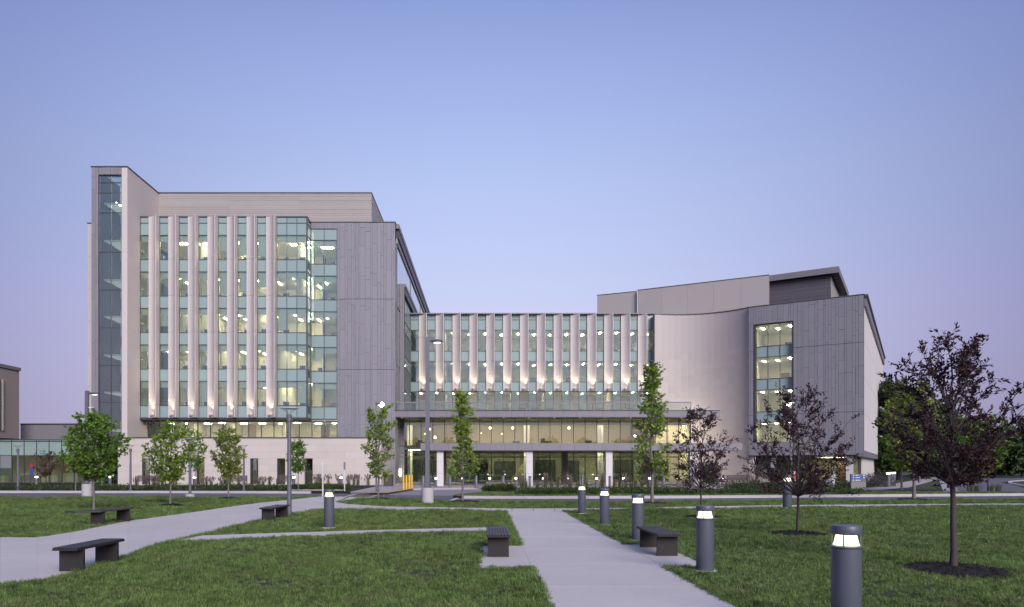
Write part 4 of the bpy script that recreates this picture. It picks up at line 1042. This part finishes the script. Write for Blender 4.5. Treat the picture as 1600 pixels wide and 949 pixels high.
# ================================================================== PLANTS
def leaf_mesh(name, pos, axis, length, width, mat, seed, tone=None, fold=.25):
    r = np.random.default_rng(seed); n = len(pos)
    axis = axis/np.maximum(np.linalg.norm(axis, axis=1, keepdims=True), 1e-6)
    q = r.normal(size=(n,3)); side = np.cross(axis, q); side /= np.maximum(np.linalg.norm(side, axis=1, keepdims=True), 1e-6)
    nor = np.cross(side, axis)
    Ls = (length*r.uniform(.65,1.25,n))[:,None]; Ws = (width*r.uniform(.7,1.2,n))[:,None]*.5
    mid = pos + axis*Ls*.45
    V = np.empty((n,4,3)); V[:,0] = pos; V[:,1] = mid+side*Ws+nor*Ws*fold; V[:,2] = pos+axis*Ls; V[:,3] = mid-side*Ws+nor*Ws*fold
    b = np.arange(n)[:,None]*4
    F = np.concatenate([b+np.array([[0,1,2]]), b+np.array([[0,2,3]])], axis=1).reshape(-1,3)
    me = bpy.data.meshes.new(name); me.vertices.add(n*4); me.vertices.foreach_set('co', V.reshape(-1))
    me.loops.add(n*6); me.loops.foreach_set('vertex_index', F.reshape(-1).astype(np.int32))
    me.polygons.add(n*2); me.polygons.foreach_set('loop_start', np.arange(0,n*6,3,dtype=np.int32)); me.polygons.foreach_set('loop_total', np.full(n*2,3,np.int32))
    me.update(); me.validate()
    t = r.uniform(0,1,n) if tone is None else tone
    a = me.attributes.new('tone','FLOAT','FACE'); a.data.foreach_set('value', np.repeat(t,2).astype(np.float32))
    me.materials.append(mat); return me
def tree(name, lb, loc, H, zc, env, nlimb, ntwig, nleaf, ll, lw, leaf, bark, seed, up=.8, tr=.05, twig=.35, group=None, cat='tree', lean=(0,0), droop=.2, spread=.10, multi=None):
    """tapered trunk, limbs that end inside the crown outline env(t), twigs with leaves"""
    r = random.Random(seed); nr = np.random.default_rng(seed)
    root = thing(name, lb, cat, (loc[0], loc[1], 0), 0, group)
    tk = MB(); tp = []; n = 9; wob = [(r.uniform(-1,1)*.02*H, r.uniform(-1,1)*.02*H) for _ in range(n+1)]
    for i in range(n+1):
        t = i/n; tp.append(Vector((lean[0]*t*H+wob[i][0]*t, lean[1]*t*H+wob[i][1]*t, -.05+H*.93*t)))
    rad = lambda z: tr*max(.10, (1-z/H))**.8
    tk.tube(tp, [rad(p.z)*(1.35 if i == 0 else 1) for i, p in enumerate(tp)], 9); tk.smooth = True
    tk.build('trunk', bark, root)
    def tpos(z):
        f = min(max((z+.05)/(H*.93), 0), 1)*n; i = min(int(f), n-1); return tp[i].lerp(tp[i+1], f-i)
    lm = MB(); P = []; A = []; ga = r.random()*6
    for i in range(nlimb):
        t = ((i+.5)/nlimb)**.9; t = min(max(t + r.uniform(-.06,.06), .01), .985)
        ga += 2.4+r.uniform(-.5,.5); rr = env(t)*r.uniform(.55,1.08)
        e = tpos(zc+(H-zc)*t) + Vector((rr*math.cos(ga), rr*math.sin(ga), 0)); e.z = zc+(H-zc)*t
        h0 = min(max(e.z-up*rr-r.uniform(0,.1)*H, zc*.93), H*.88); s = tpos(h0)
        c = s.lerp(e, .5) + Vector((0,0,-.10*rr if up < 1 else .02*rr)) + Vector((r.uniform(-1,1),r.uniform(-1,1),0))*.06*rr
        seg = [s*(1-q)**2 + c*2*q*(1-q) + e*q*q for q in (0,.25,.5,.75,1)]
        r0 = min(rad(h0)*.55, .012+.022*rr*tr/.05); lm.tube(seg, [r0,r0*.8,r0*.6,r0*.4,r0*.15], 5, False)
        ld = (e-s).normalized()
        for k in range(ntwig):
            q = r.uniform(.25,1)**.8; b = s*(1-q)**2 + c*2*q*(1-q) + e*q*q
            d = (ld*r.uniform(.3,.9) + Vector((r.gauss(0,1),r.gauss(0,1),r.gauss(.25,.7)))*.55).normalized()
            tl = twig*r.uniform(.5,1.3)*(1.15-.35*q); tip = b + d*tl
            lm.tube([b, b.lerp(tip,.5)+Vector((0,0,.03*tl)), tip], [r0*.28+.0015,r0*.2+.001,.001], 3, False)
            for j in range(nleaf):
                f = r.uniform(.15,1.02); p = b.lerp(tip, f) + Vector((r.gauss(0,1),r.gauss(0,1),r.gauss(0,1)))*spread*twig*.8
                P.append(p); A.append(d*.8 + Vector((r.gauss(0,.7),r.gauss(0,.7),r.gauss(-droop,.6))))
    lm.build('limbs', bark, root)
    obj('crown', leaf_mesh('crown', np.array(P), np.array(A), ll, lw, leaf, seed), root)
    return root
def mulch(x, y, r_, seed):
    q = random.Random(seed); mb = MB(); n = 26; rings = []
    for k, (f, z) in enumerate(((1,.006),(.85,.05),(.5,.075),(.15,.09))):
        rings.append([(x+r_*f*(1+q.uniform(-.07,.07))*math.cos(2*math.pi*i/n), y+r_*f*(1+q.uniform(-.07,.07))*math.sin(2*math.pi*i/n), z+q.uniform(-.012,.015)*(k > 0)) for i in range(n)])
    vs = sum(rings, []); fs = []
    for k in range(3):
        for i in range(n): fs.append((k*n+i, k*n+(i+1)%n, (k+1)*n+(i+1)%n, (k+1)*n+i))
    fs.append(tuple(3*n+i for i in range(n))); mb.add(vs, fs)
    # loose chips
    for _ in range(420):
        a = q.random()*6.283; f = q.random()**.5*1.08; cx, cy = x+r_*f*math.cos(a), y+r_*f*math.sin(a); cz = .008+.085*(1-f**2)*.9 if f < 1 else .01
        dx, dy = q.uniform(-.05,.05), q.uniform(-.05,.05)
        mb.add([(cx-dx,cy-dy,cz+.01),(cx+dy*.4,cy-dx*.4,cz+.025),(cx+dx,cy+dy,cz+q.uniform(.02,.05)),(cx-dy*.4,cy+dx*.4,cz+.022)], [(0,1,2,3)])
    mb.build('mulch_ring', m_mulch, kind='structure'); MULCH.append((x, y, r_))
MULCH = []
def lens(a, b, w): return lambda t: w*max(.08, (math.sin(math.pi*min(1, (t**a))**b)))
# purple plums on the right lawn
plum_env = lambda w: (lambda t: w*(.42+.58*math.sin(math.pi*min(1, .12+t*.80))) * (1 if t < .75 else max(.22, 1-(t-.75)*2.6)))
GP = 'purple-leaved trees on the right lawn'
tree('purple_tree', 'largest purple-leaved tree, on the right lawn nearest the camera', (7.66,11.5), 3.85, 1.50, plum_env(1.12), 44, 13, 14, .078, .031, m_plum, m_bark_d, 101, up=1.35, tr=.052, twig=.30, group=GP, droop=-.1, spread=.06)
tree('purple_tree', 'middle purple-leaved tree, in front of the grey corner block', (7.84,17.6), 3.62, 1.05, plum_env(1.45), 40, 12, 13, .080, .036, m_plum, m_bark_d, 102, up=1.2, tr=.040, twig=.34, group=GP, droop=-.1, spread=.07)
tree('purple_tree', 'smallest sparse purple-leaved tree, left of the curved stone wall base', (7.2,23.4), 3.62, 1.05, plum_env(1.15), 36, 10, 11, .088, .042, m_plum, m_bark_d, 103, up=1.15, tr=.036, twig=.32, group=GP, droop=-.1, spread=.08)
mulch(7.66,11.5,.80,1); mulch(7.84,17.6,.70,2); mulch(7.2,23.4,.68,3)
# young green trees along the road
GG = 'young green street trees'
col_env = lambda t: .95*(1-t/.30)**.5*.75+.32 if t < .30 else .30+.06*math.sin(9*t)-(.18*(t-.8)/.2 if t > .8 else 0)
tree('green_tree', 'slim green tree with a leafy skirt, right of the round lamp base', (-1.04,33.7), 5.30, 1.35, col_env, 54, 7, 9, .12, .10, m_maple, m_bark, 201, up=.9, tr=.055, twig=.36, group=GG)
tree('green_tree', 'tall loose green tree left of the smallest purple tree', (7.67,32.2), 6.35, 1.35, lambda t: (1.02 if t < .38 else .55 if t < .48 else .80*(1-(t-.48)/.62)) if t > .05 else .6, 40, 7, 8, .16, .12, m_maple, m_bark, 202, up=.75, tr=.075, twig=.46, group=GG)
tree('green_tree', 'green tree in front of the grey tower corner under the lit lamp', (-5.53,36.7), 4.85, 1.2, lambda t: .80*(.30+.70*math.sin(math.pi*min(1,(.20+.7*(1-t))))), 38, 8, 9, .13, .10, m_maple, m_bark, 203, up=.9, tr=.055, twig=.36, group=GG)
tree('green_tree', 'third green tree from the left, small and airy, on the left lawn edge', (-13.6,37.4), 3.65, 1.2, lambda t: .86*math.sin(math.pi*(.10+.80*(1-t)**.8)), 40, 8, 10, .14, .10, m_maple2, m_bark, 204, up=.8, tr=.045, twig=.34, group=GG)
tree('green_tree', 'second green tree from the left, broad, before the podium', (-13.7,30.7), 3.55, 1.15, lambda t: 1.10*math.sin(math.pi*(.12+.80*(1-t)**.85)), 40, 8, 10, .13, .10, m_maple, m_bark, 205, up=.8, tr=.045, twig=.36, group=GG)
tree('green_tree', 'leftmost dense green tree in front of the stair tower', (-14.6,26.3), 3.68, 1.25, lambda t: 1.06*math.sin(math.pi*(.14+.80*(1-t)**.9)), 54, 10, 10, .115, .10, m_maple3, m_bark, 206, up=.8, tr=.045, twig=.36, group=GG)
tree('green_tree', 'small slender green tree in the bed behind the saucer lamp post', (XX(466,50.5),50.5), 3.55, 1.35, lambda t: .68*math.sin(math.pi*(.15+.78*(1-t))), 30, 8, 9, .14, .11, m_maple3, m_bark, 207, up=.8, tr=.035, twig=.34, group=GG)
tree('green_tree', 'airy green tree behind the low-footed saucer lamp before the podium', (XX(305,54),54), 4.4, 1.5, lambda t: .95*math.sin(math.pi*(.15+.78*(1-t))), 30, 7, 8, .15, .11, m_maple3, m_bark, 208, up=.7, tr=.04, twig=.4, group=GG)
tree('green_tree', 'slim green tree in the bed behind the leftmost dense tree', (XX(118,51),51), 4.0, 1.5, lambda t: .8*math.sin(math.pi*(.15+.78*(1-t))), 28, 8, 9, .15, .11, m_maple3, m_bark, 209, up=.8, tr=.04, twig=.36, group=GG)
tree('green_tree', 'pale-trunked green tree left of the largest purple tree', (XX(1428,36),36), 6.0, 1.5, lambda t: 1.5*math.sin(math.pi*(.15+.78*(1-t)**.9)), 54, 9, 10, .15, .11, m_maple2, m_bark, 210, up=.8, tr=.08, twig=.45, group=GG)
tree('green_tree', 'green tree beside the white side of the corner block', (XX(1409,52),52), 7.2, 1.6, lambda t: 1.7*math.sin(math.pi*(.15+.78*(1-t)**.9)), 50, 9, 10, .19, .14, m_maple, m_bark, 211, up=.8, tr=.07, twig=.5, group=GG)
tree('green_tree', 'green tree just right of the largest purple trunk across the road', (XX(1512,48),48), 5.2, 1.4, lambda t: 1.5*math.sin(math.pi*(.15+.78*(1-t)**.9)), 40, 9, 10, .18, .14, m_maple3, m_bark_d, 212, up=.8, tr=.05, twig=.45, group=GG)
tree('green_tree', 'rightmost young green tree across the road', (XX(1544,47.5),47.5), 4.9, 1.4, lambda t: 1.4*math.sin(math.pi*(.15+.78*(1-t)**.9)), 38, 9, 10, .18, .14, m_maple3, m_bark_d, 213, up=.8, tr=.05, twig=.45, group=GG)
tree('purple_tree', 'small reddish tree in front of the glazed link at far left', (XX(72,61),61), 3.1, .9, lambda t: 1.05*math.sin(math.pi*(.15+.78*(1-t)**.9)), 26, 7, 7, .13, .07, leafmat('leaf_rust', (.085,.04,.03), (.12,.06,.035)), m_bark_d, 214, up=1.1, tr=.04, twig=.36, group=GG)
tree('bare_shrub', 'leafless twiggy shrub below the curved stone wall', (XX(1177,58),58), 1.75, .25, lambda t: 1.15*(.25+.75*t), 26, 9, 1, .06, .03, m_plum, m_twig, 215, up=1.3, tr=.05, twig=.45, cat='shrub')
tree('round_shrub', 'dark rounded shrub behind the smallest purple tree', (XX(1108,60),60), 2.2, .3, lambda t: 1.0*math.sin(math.pi*(.2+.72*(1-t))), 40, 9, 9, .12, .08, m_wood, m_bark_d, 216, up=.8, tr=.05, twig=.36, cat='shrub')
for x, y, r_ in ((-1.04,33.7,.95),(7.67,32.2,.9),(-5.53,36.7,.8),(-13.6,37.4,.55),(-13.7,30.7,.55),(XX(1428,36),36,1.0)): mulch(x, y, r_, int(x*10)+99)
# far trees beside and behind the corner block
for i, (px, dd, H, w, lb) in enumerate(((1404,92,12.6,4.2,'tall dark tree rising right behind the white side wall'), (1452,100,10.2,4.2,'dark background tree behind the largest purple tree, left part'),
        (1508,112,8.6,4.2,'dark background tree behind the largest purple tree, right part'), (1556,118,7.6,4.0,'low dark background tree near the right edge'), (1598,122,9.0,5,'dark background tree cut by the right edge'))):
    tree('background_tree', lb, (XX(px,dd), dd), H, 1.2, (lambda w: lambda t: w*(.55+.45*math.sin(math.pi*(.1+.8*(1-t)))))(w), 60, 12, 12, .55, .42, m_wood, m_bark_d, 300+i, up=.5, tr=.22, twig=1.1, group='background trees at right')
def wood_mass(name, lb, x0, x1, y0, y1, h0, h1, n, seed, size, mat=m_wood):
    r = np.random.default_rng(seed); nl = int((x1-x0)/3); cx = r.uniform(x0,x1,nl); cy = r.uniform(y0,y1,nl); ch = r.uniform(h0,h1,nl); cr_ = r.uniform(1.8,3.6,nl)
    k = r.integers(0,nl,n); d = r.normal(size=(n,3)); d /= np.linalg.norm(d,axis=1,keepdims=True); s = r.uniform(.6,1,n)[:,None]
    P = np.stack([cx[k],cy[k],ch[k]*.5],1) + d*s*np.stack([cr_[k],cr_[k],ch[k]*.5],1)
    o = obj(name, leaf_mesh(name, P, r.normal(size=(n,3))+d, size, size*.8, mat, seed), None, None, 0, lb, None, None, 'stuff'); return o
wood_mass('far_wood', 'dark far-off wood along the horizon at right', 55, 240, 128, 150, 4.5, 8, 16000, 1, 1.3)
wood_mass('wood_across_the_park', 'dark tree line behind the viewer, mirrored in the entrance glass', -130, 130, -75, -55, 5, 10, 30000, 2, 2.2)
# low planting
def mound_field(name, lb, spots, n, size, mat, seed, hz=.45):
    r = np.random.default_rng(seed); sp = np.array(spots); k = r.integers(0,len(sp),n); d = r.normal(size=(n,3)); d[:,2] = abs(d[:,2]); d /= np.linalg.norm(d,axis=1,keepdims=True)
    s = r.uniform(.55,1.02,n)[:,None]; rad = sp[k,2][:,None]
    P = np.concatenate([sp[k,:2],np.zeros((n,1))],1) + d*s*np.concatenate([rad,rad,rad*0+sp[k,3][:,None]],1)
    return obj(name, leaf_mesh(name, P, d+r.normal(size=(n,3))*.5, size, size*.55, mat, seed), None, None, 0, lb, None, None, 'stuff')
q = random.Random(5)
def row(px0, px1, D0, D1, n, r0, r1, h0, h1):
    out = []
    for i in range(n):
        D = q.uniform(D0,D1); px = px0+(px1-px0)*(i+q.random())/n; out.append((XX(px,D), D, q.uniform(r0,r1), q.uniform(h0,h1)))
    return out
mound_field('ground_cover', 'low dark planting in the bed before the left buildings', row(-30,540,51,58,120,.4,.8,.18,.42), 15000, .13, m_cover, 11)
mound_field('ground_cover', 'low green hedge planting on the island before the entrance', row(815,1075,42.5,46.5,90,.4,.75,.3,.5), 14000, .12, m_shrub, 12)
mound_field('ground_cover', 'low green planting between the road and the corner block', row(1000,1345,43,47.5,110,.4,.75,.2,.36), 14000, .12, m_cover, 13)
mound_field('ground_cover', 'dense dark planting below the corner block windows', row(1140,1330,51,57,70,.5,1.0,.3,.75), 12000, .13, m_cover, 14)
mound_field('ground_cover', 'clipped light green hedge in the podium bed right of the saucer lamp', row(462,545,51.5,54,40,.4,.6,.35,.5), 9000, .11, m_shrub, 15)
SHL = ['leftmost','second','third','fourth','fifth','sixth','seventh']
def bush(lb, x, y, r_, h, mat, seed, n=420, size=.11, group=None):
    root = thing('low_shrub', lb, 'shrub', (x, y, 0), 0, group); rr = np.random.default_rng(seed)
    d = rr.normal(size=(n,3)); d[:,2] = abs(d[:,2]); d /= np.linalg.norm(d,axis=1,keepdims=True)
    P = d*rr.uniform(.5,1.05,n)[:,None]*np.array([r_,r_,h])
    obj('foliage', leaf_mesh('foliage', P, d+rr.normal(size=(n,3))*.5, size, size*.6, mat, seed), root)
    mb = MB()
    for k in range(5): a = k*1.26; mb.tube([(0,0,-.02),(.5*r_*math.cos(a),.5*r_*math.sin(a),h*.6)], [.02,.008], 5)
    mb.build('stems', m_bark_d, root)
for i, px in enumerate((759,764.5,770,778,785,792.5,799)):
    bush(f'{ORD[i]} small round shrub from the left at the island tip before the entrance', XX(px,50), 50, .26 if i < 3 else .36, .38 if i < 3 else .5, m_shrub, 400+i, group='small round shrubs on the island tip')
bush('large shrub with pale flowers right of the monument sign', XX(1364,60), 60, 1.1, 1.1, leafmat('leaf_pale_flower', (.20,.17,.21), (.07,.09,.05)), 420, 1500, .12)
bush('large reddish shrub nearest the right walk bollards', XX(1377,62), 62, 1.2, 1.35, leafmat('leaf_red_shrub', (.10,.075,.06), (.06,.08,.04)), 421, 1500, .12)
def reed(lb, x, y, h, plume, seed, group, sp=.28):
    r = random.Random(seed); root = thing('ornamental_grass', lb, 'grass', (x, y, 0), 0, group); mb = MB(); pm = MB()
    for k in range(46):
        a = r.random()*6.283; l = h*r.uniform(.55,1)*.85; ox, oy = r.gauss(0,.07), r.gauss(0,.07); ex = sp*r.uniform(.2,1.1)
        b = Vector((ox,oy,0)); t = b+Vector((ex*math.cos(a), ex*math.sin(a), l)); c = b.lerp(t,.5)+Vector((-.25*ex*math.cos(a),-.25*ex*math.sin(a),.05)); w = Vector((-math.sin(a),math.cos(a),0))*.011
        mb.add([b-w,b+w,c+w*.9,c-w*.9,t], [(0,1,2,3),(3,2,4)], r.random())
        if plume and k % 2 == 0:
            tt = t+Vector((0,0,h*.14)); pm.tube([t-Vector((0,0,.12)), t.lerp(tt,.5), tt], [.007,.035,.006], 4, False, r.random())
    mb.build('blades', m_reed, root)
    if plume: pm.build('plumes', m_plume, root)
pr = [213,240,247,253,323,330,346,373,405,411,421,494,499,503.5,513,530,545,553,559,575]
for i, px in enumerate(pr): reed(f'{ORD[i]} feathery grass clump from the left along the podium wall', XX(px,62.5), 62.5, .95 if px < 480 else 1.15, True, 500+i, 'feathery grasses along the podium')
er = [815,822,840,852,862,871,891,903,915,941,960,968,978,986,992,1003,1013,1024]
for i, px in enumerate(er): reed(f'{ORD[i]} upright green grass clump from the left on the entrance island', XX(px,48.5), 48.5, 1.35, i % 3 == 0, 540+i, 'upright grasses on the island', .2)
for i, px in enumerate((1518,1527,1550,1560)): reed(f'{ORD[i]} tall grass clump from the left at the side drive edge', XX(px,47), 47, .9, False, 570+i, 'grasses by the side drive', .5)

# lawn grass: tufts scattered on the lawns
def inside(P, poly):
    poly = np.array(poly); x, y = P[:,0], P[:,1]; c = np.zeros(len(P), bool); j = len(poly)-1
    for i in range(len(poly)):
        a, b = poly[i], poly[j]
        m = ((a[1] > y) != (b[1] > y)); xx = (b[0]-a[0])*(y-a[1])/((b[1]-a[1]) if b[1] != a[1] else 1e-9)+a[0]
        c ^= m & (x < xx); j = i
    return c
def tuft(seed, n, h, sp, mat):
    r = random.Random(seed); mb = MB()
    for _ in range(n):
        a = r.random()*6.283; ln = h*r.uniform(.45,1.15); o = Vector((r.gauss(0,sp), r.gauss(0,sp), -.004)); lean = r.uniform(.1,.85)*ln
        t = o+Vector((lean*math.cos(a), lean*math.sin(a), ln*(1-.25*lean/ln))); c = o.lerp(t,.5)+Vector((-.15*lean*math.cos(a),-.15*lean*math.sin(a),.12*ln)); w = Vector((-math.sin(a),math.cos(a),0))*r.uniform(.0022,.0042)
        mb.add([o-w,o+w,c+w*.8,c-w*.8,t], [(0,1,2,3),(3,2,4)])
    me = mb.mesh('grass_tuft', mat); return bpy.data.objects.new('grass_tuft', me)
tf = tuft(1, 18, .068, .045, m_grass)
nr = np.random.default_rng(3); pts_all = []; scl = []
for y0, y1, dens, sc in ((6.5,10,620,.95),(10,14,520,1.0),(14,19,330,1.15),(19,26,190,1.35),(26,42,95,1.6)):
    xw = .80*y1+1.5; n = int(2*xw*(y1-y0)*dens); P = np.stack([nr.uniform(-xw,xw,n), nr.uniform(y0,y1,n)],1)
    P = P[(abs(P[:,0]) < .80*P[:,1]+1.5) & inside(P, lawn_poly)]
    for pp in PATH_POLYS: P = P[~inside(P, pp)]
    for mx, my, mr in MULCH: P = P[(P[:,0]-mx)**2+(P[:,1]-my)**2 > (mr*.95)**2]
    v = np.zeros(len(P))                                 # uneven growth: thin, short patches and lusher ones
    for fx, fy, ph_ in ((.9,.5,1.),(-.6,1.3,2.),(2.3,1.1,.5),(1.2,-2.6,4.),(4.1,3.3,3.)): v += np.sin(P[:,0]*fx+P[:,1]*fy+ph_)/5
    keep = nr.random(len(P)) < np.clip(.86+.75*v, .35, 1); P = P[keep]; v = v[keep]
    pts_all.append(P); scl.append(nr.uniform(.55,1.35,len(P))*sc*np.clip(1+.5*v, .6, 1.4))
for pp in PATH_POLYS:                                   # longer tufts leaning over the path edges
    q_ = np.array(pp + [pp[0]])
    for a, b in zip(q_, q_[1:]):
        ln = np.linalg.norm(b-a); n = int(ln*22); d = (b-a)/max(ln,1e-6); t = nr.uniform(0,ln,n)
        for sgn in (-1, 1):
            E_ = a+d*t[:,None]+np.array([-d[1],d[0]])*sgn*nr.uniform(.0,.05,n)[:,None]
            E_ = E_[(E_[:,1] > 6) & (abs(E_[:,0]) < .80*E_[:,1]+1.5)]
            E_ = E_[inside(E_, lawn_poly)]
            for p2 in PATH_POLYS: E_ = E_[~inside(E_, p2)]
            E_ = E_[nr.random(len(E_)) < .8]; pts_all.append(E_); scl.append(nr.uniform(.7,1.6,len(E_)))
P = np.concatenate(pts_all); s_ = np.concatenate(scl)
def isl(n, poly, sc, box):
    Q = np.stack([nr.uniform(box[0],box[1],n), nr.uniform(box[2],box[3],n)],1); Q = Q[inside(Q, poly)]; return Q, nr.uniform(.7,1.2,len(Q))*sc
Q, sq = isl(9000, island_poly, 1.8, (-2,36,40.5,47)); P = np.concatenate([P,Q]); s_ = np.concatenate([s_,sq])
def grass_object(P, s_):
    me = bpy.data.meshes.new('lawn_grass'); n = len(P); me.vertices.add(n)
    me.vertices.foreach_set('co', np.concatenate([P,np.full((n,1),.0)],1).reshape(-1))
    a = me.attributes.new('rot','FLOAT_VECTOR','POINT'); rot = np.zeros((n,3)); rot[:,2] = nr.uniform(0,6.283,n); rot[:,0] = nr.normal(0,.12,n); rot[:,1] = nr.normal(0,.12,n); a.data.foreach_set('vector', rot.reshape(-1))
    a = me.attributes.new('scl','FLOAT','POINT'); a.data.foreach_set('value', s_.astype(np.float32)); me.update()
    o = obj('lawn_grass', me, None, None, 0, 'short mown grass covering the lawns', None, None, 'stuff')
    ng = bpy.data.node_groups.new('scatter_grass','GeometryNodeTree'); ng.interface.new_socket('Geometry', in_out='INPUT', socket_type='NodeSocketGeometry'); ng.interface.new_socket('Geometry', in_out='OUTPUT', socket_type='NodeSocketGeometry')
    gi = ng.nodes.new('NodeGroupInput'); go = ng.nodes.new('NodeGroupOutput'); ip = ng.nodes.new('GeometryNodeInstanceOnPoints'); oi = ng.nodes.new('GeometryNodeObjectInfo'); oi.inputs[0].default_value = tf
    ra_ = ng.nodes.new('GeometryNodeInputNamedAttribute'); ra_.data_type = 'FLOAT_VECTOR'; ra_.inputs[0].default_value = 'rot'
    sa = ng.nodes.new('GeometryNodeInputNamedAttribute'); sa.data_type = 'FLOAT'; sa.inputs[0].default_value = 'scl'
    lk = ng.links.new; lk(gi.outputs[0], ip.inputs['Points']); lk(oi.outputs['Geometry'], ip.inputs['Instance']); lk(ra_.outputs[0], ip.inputs['Rotation']); lk(sa.outputs[0], ip.inputs['Scale']); lk(ip.outputs[0], go.inputs[0])
    md = o.modifiers.new('scatter','NODES'); md.node_group = ng; return o
grass_object(P, s_)
print('grass tufts', len(P))
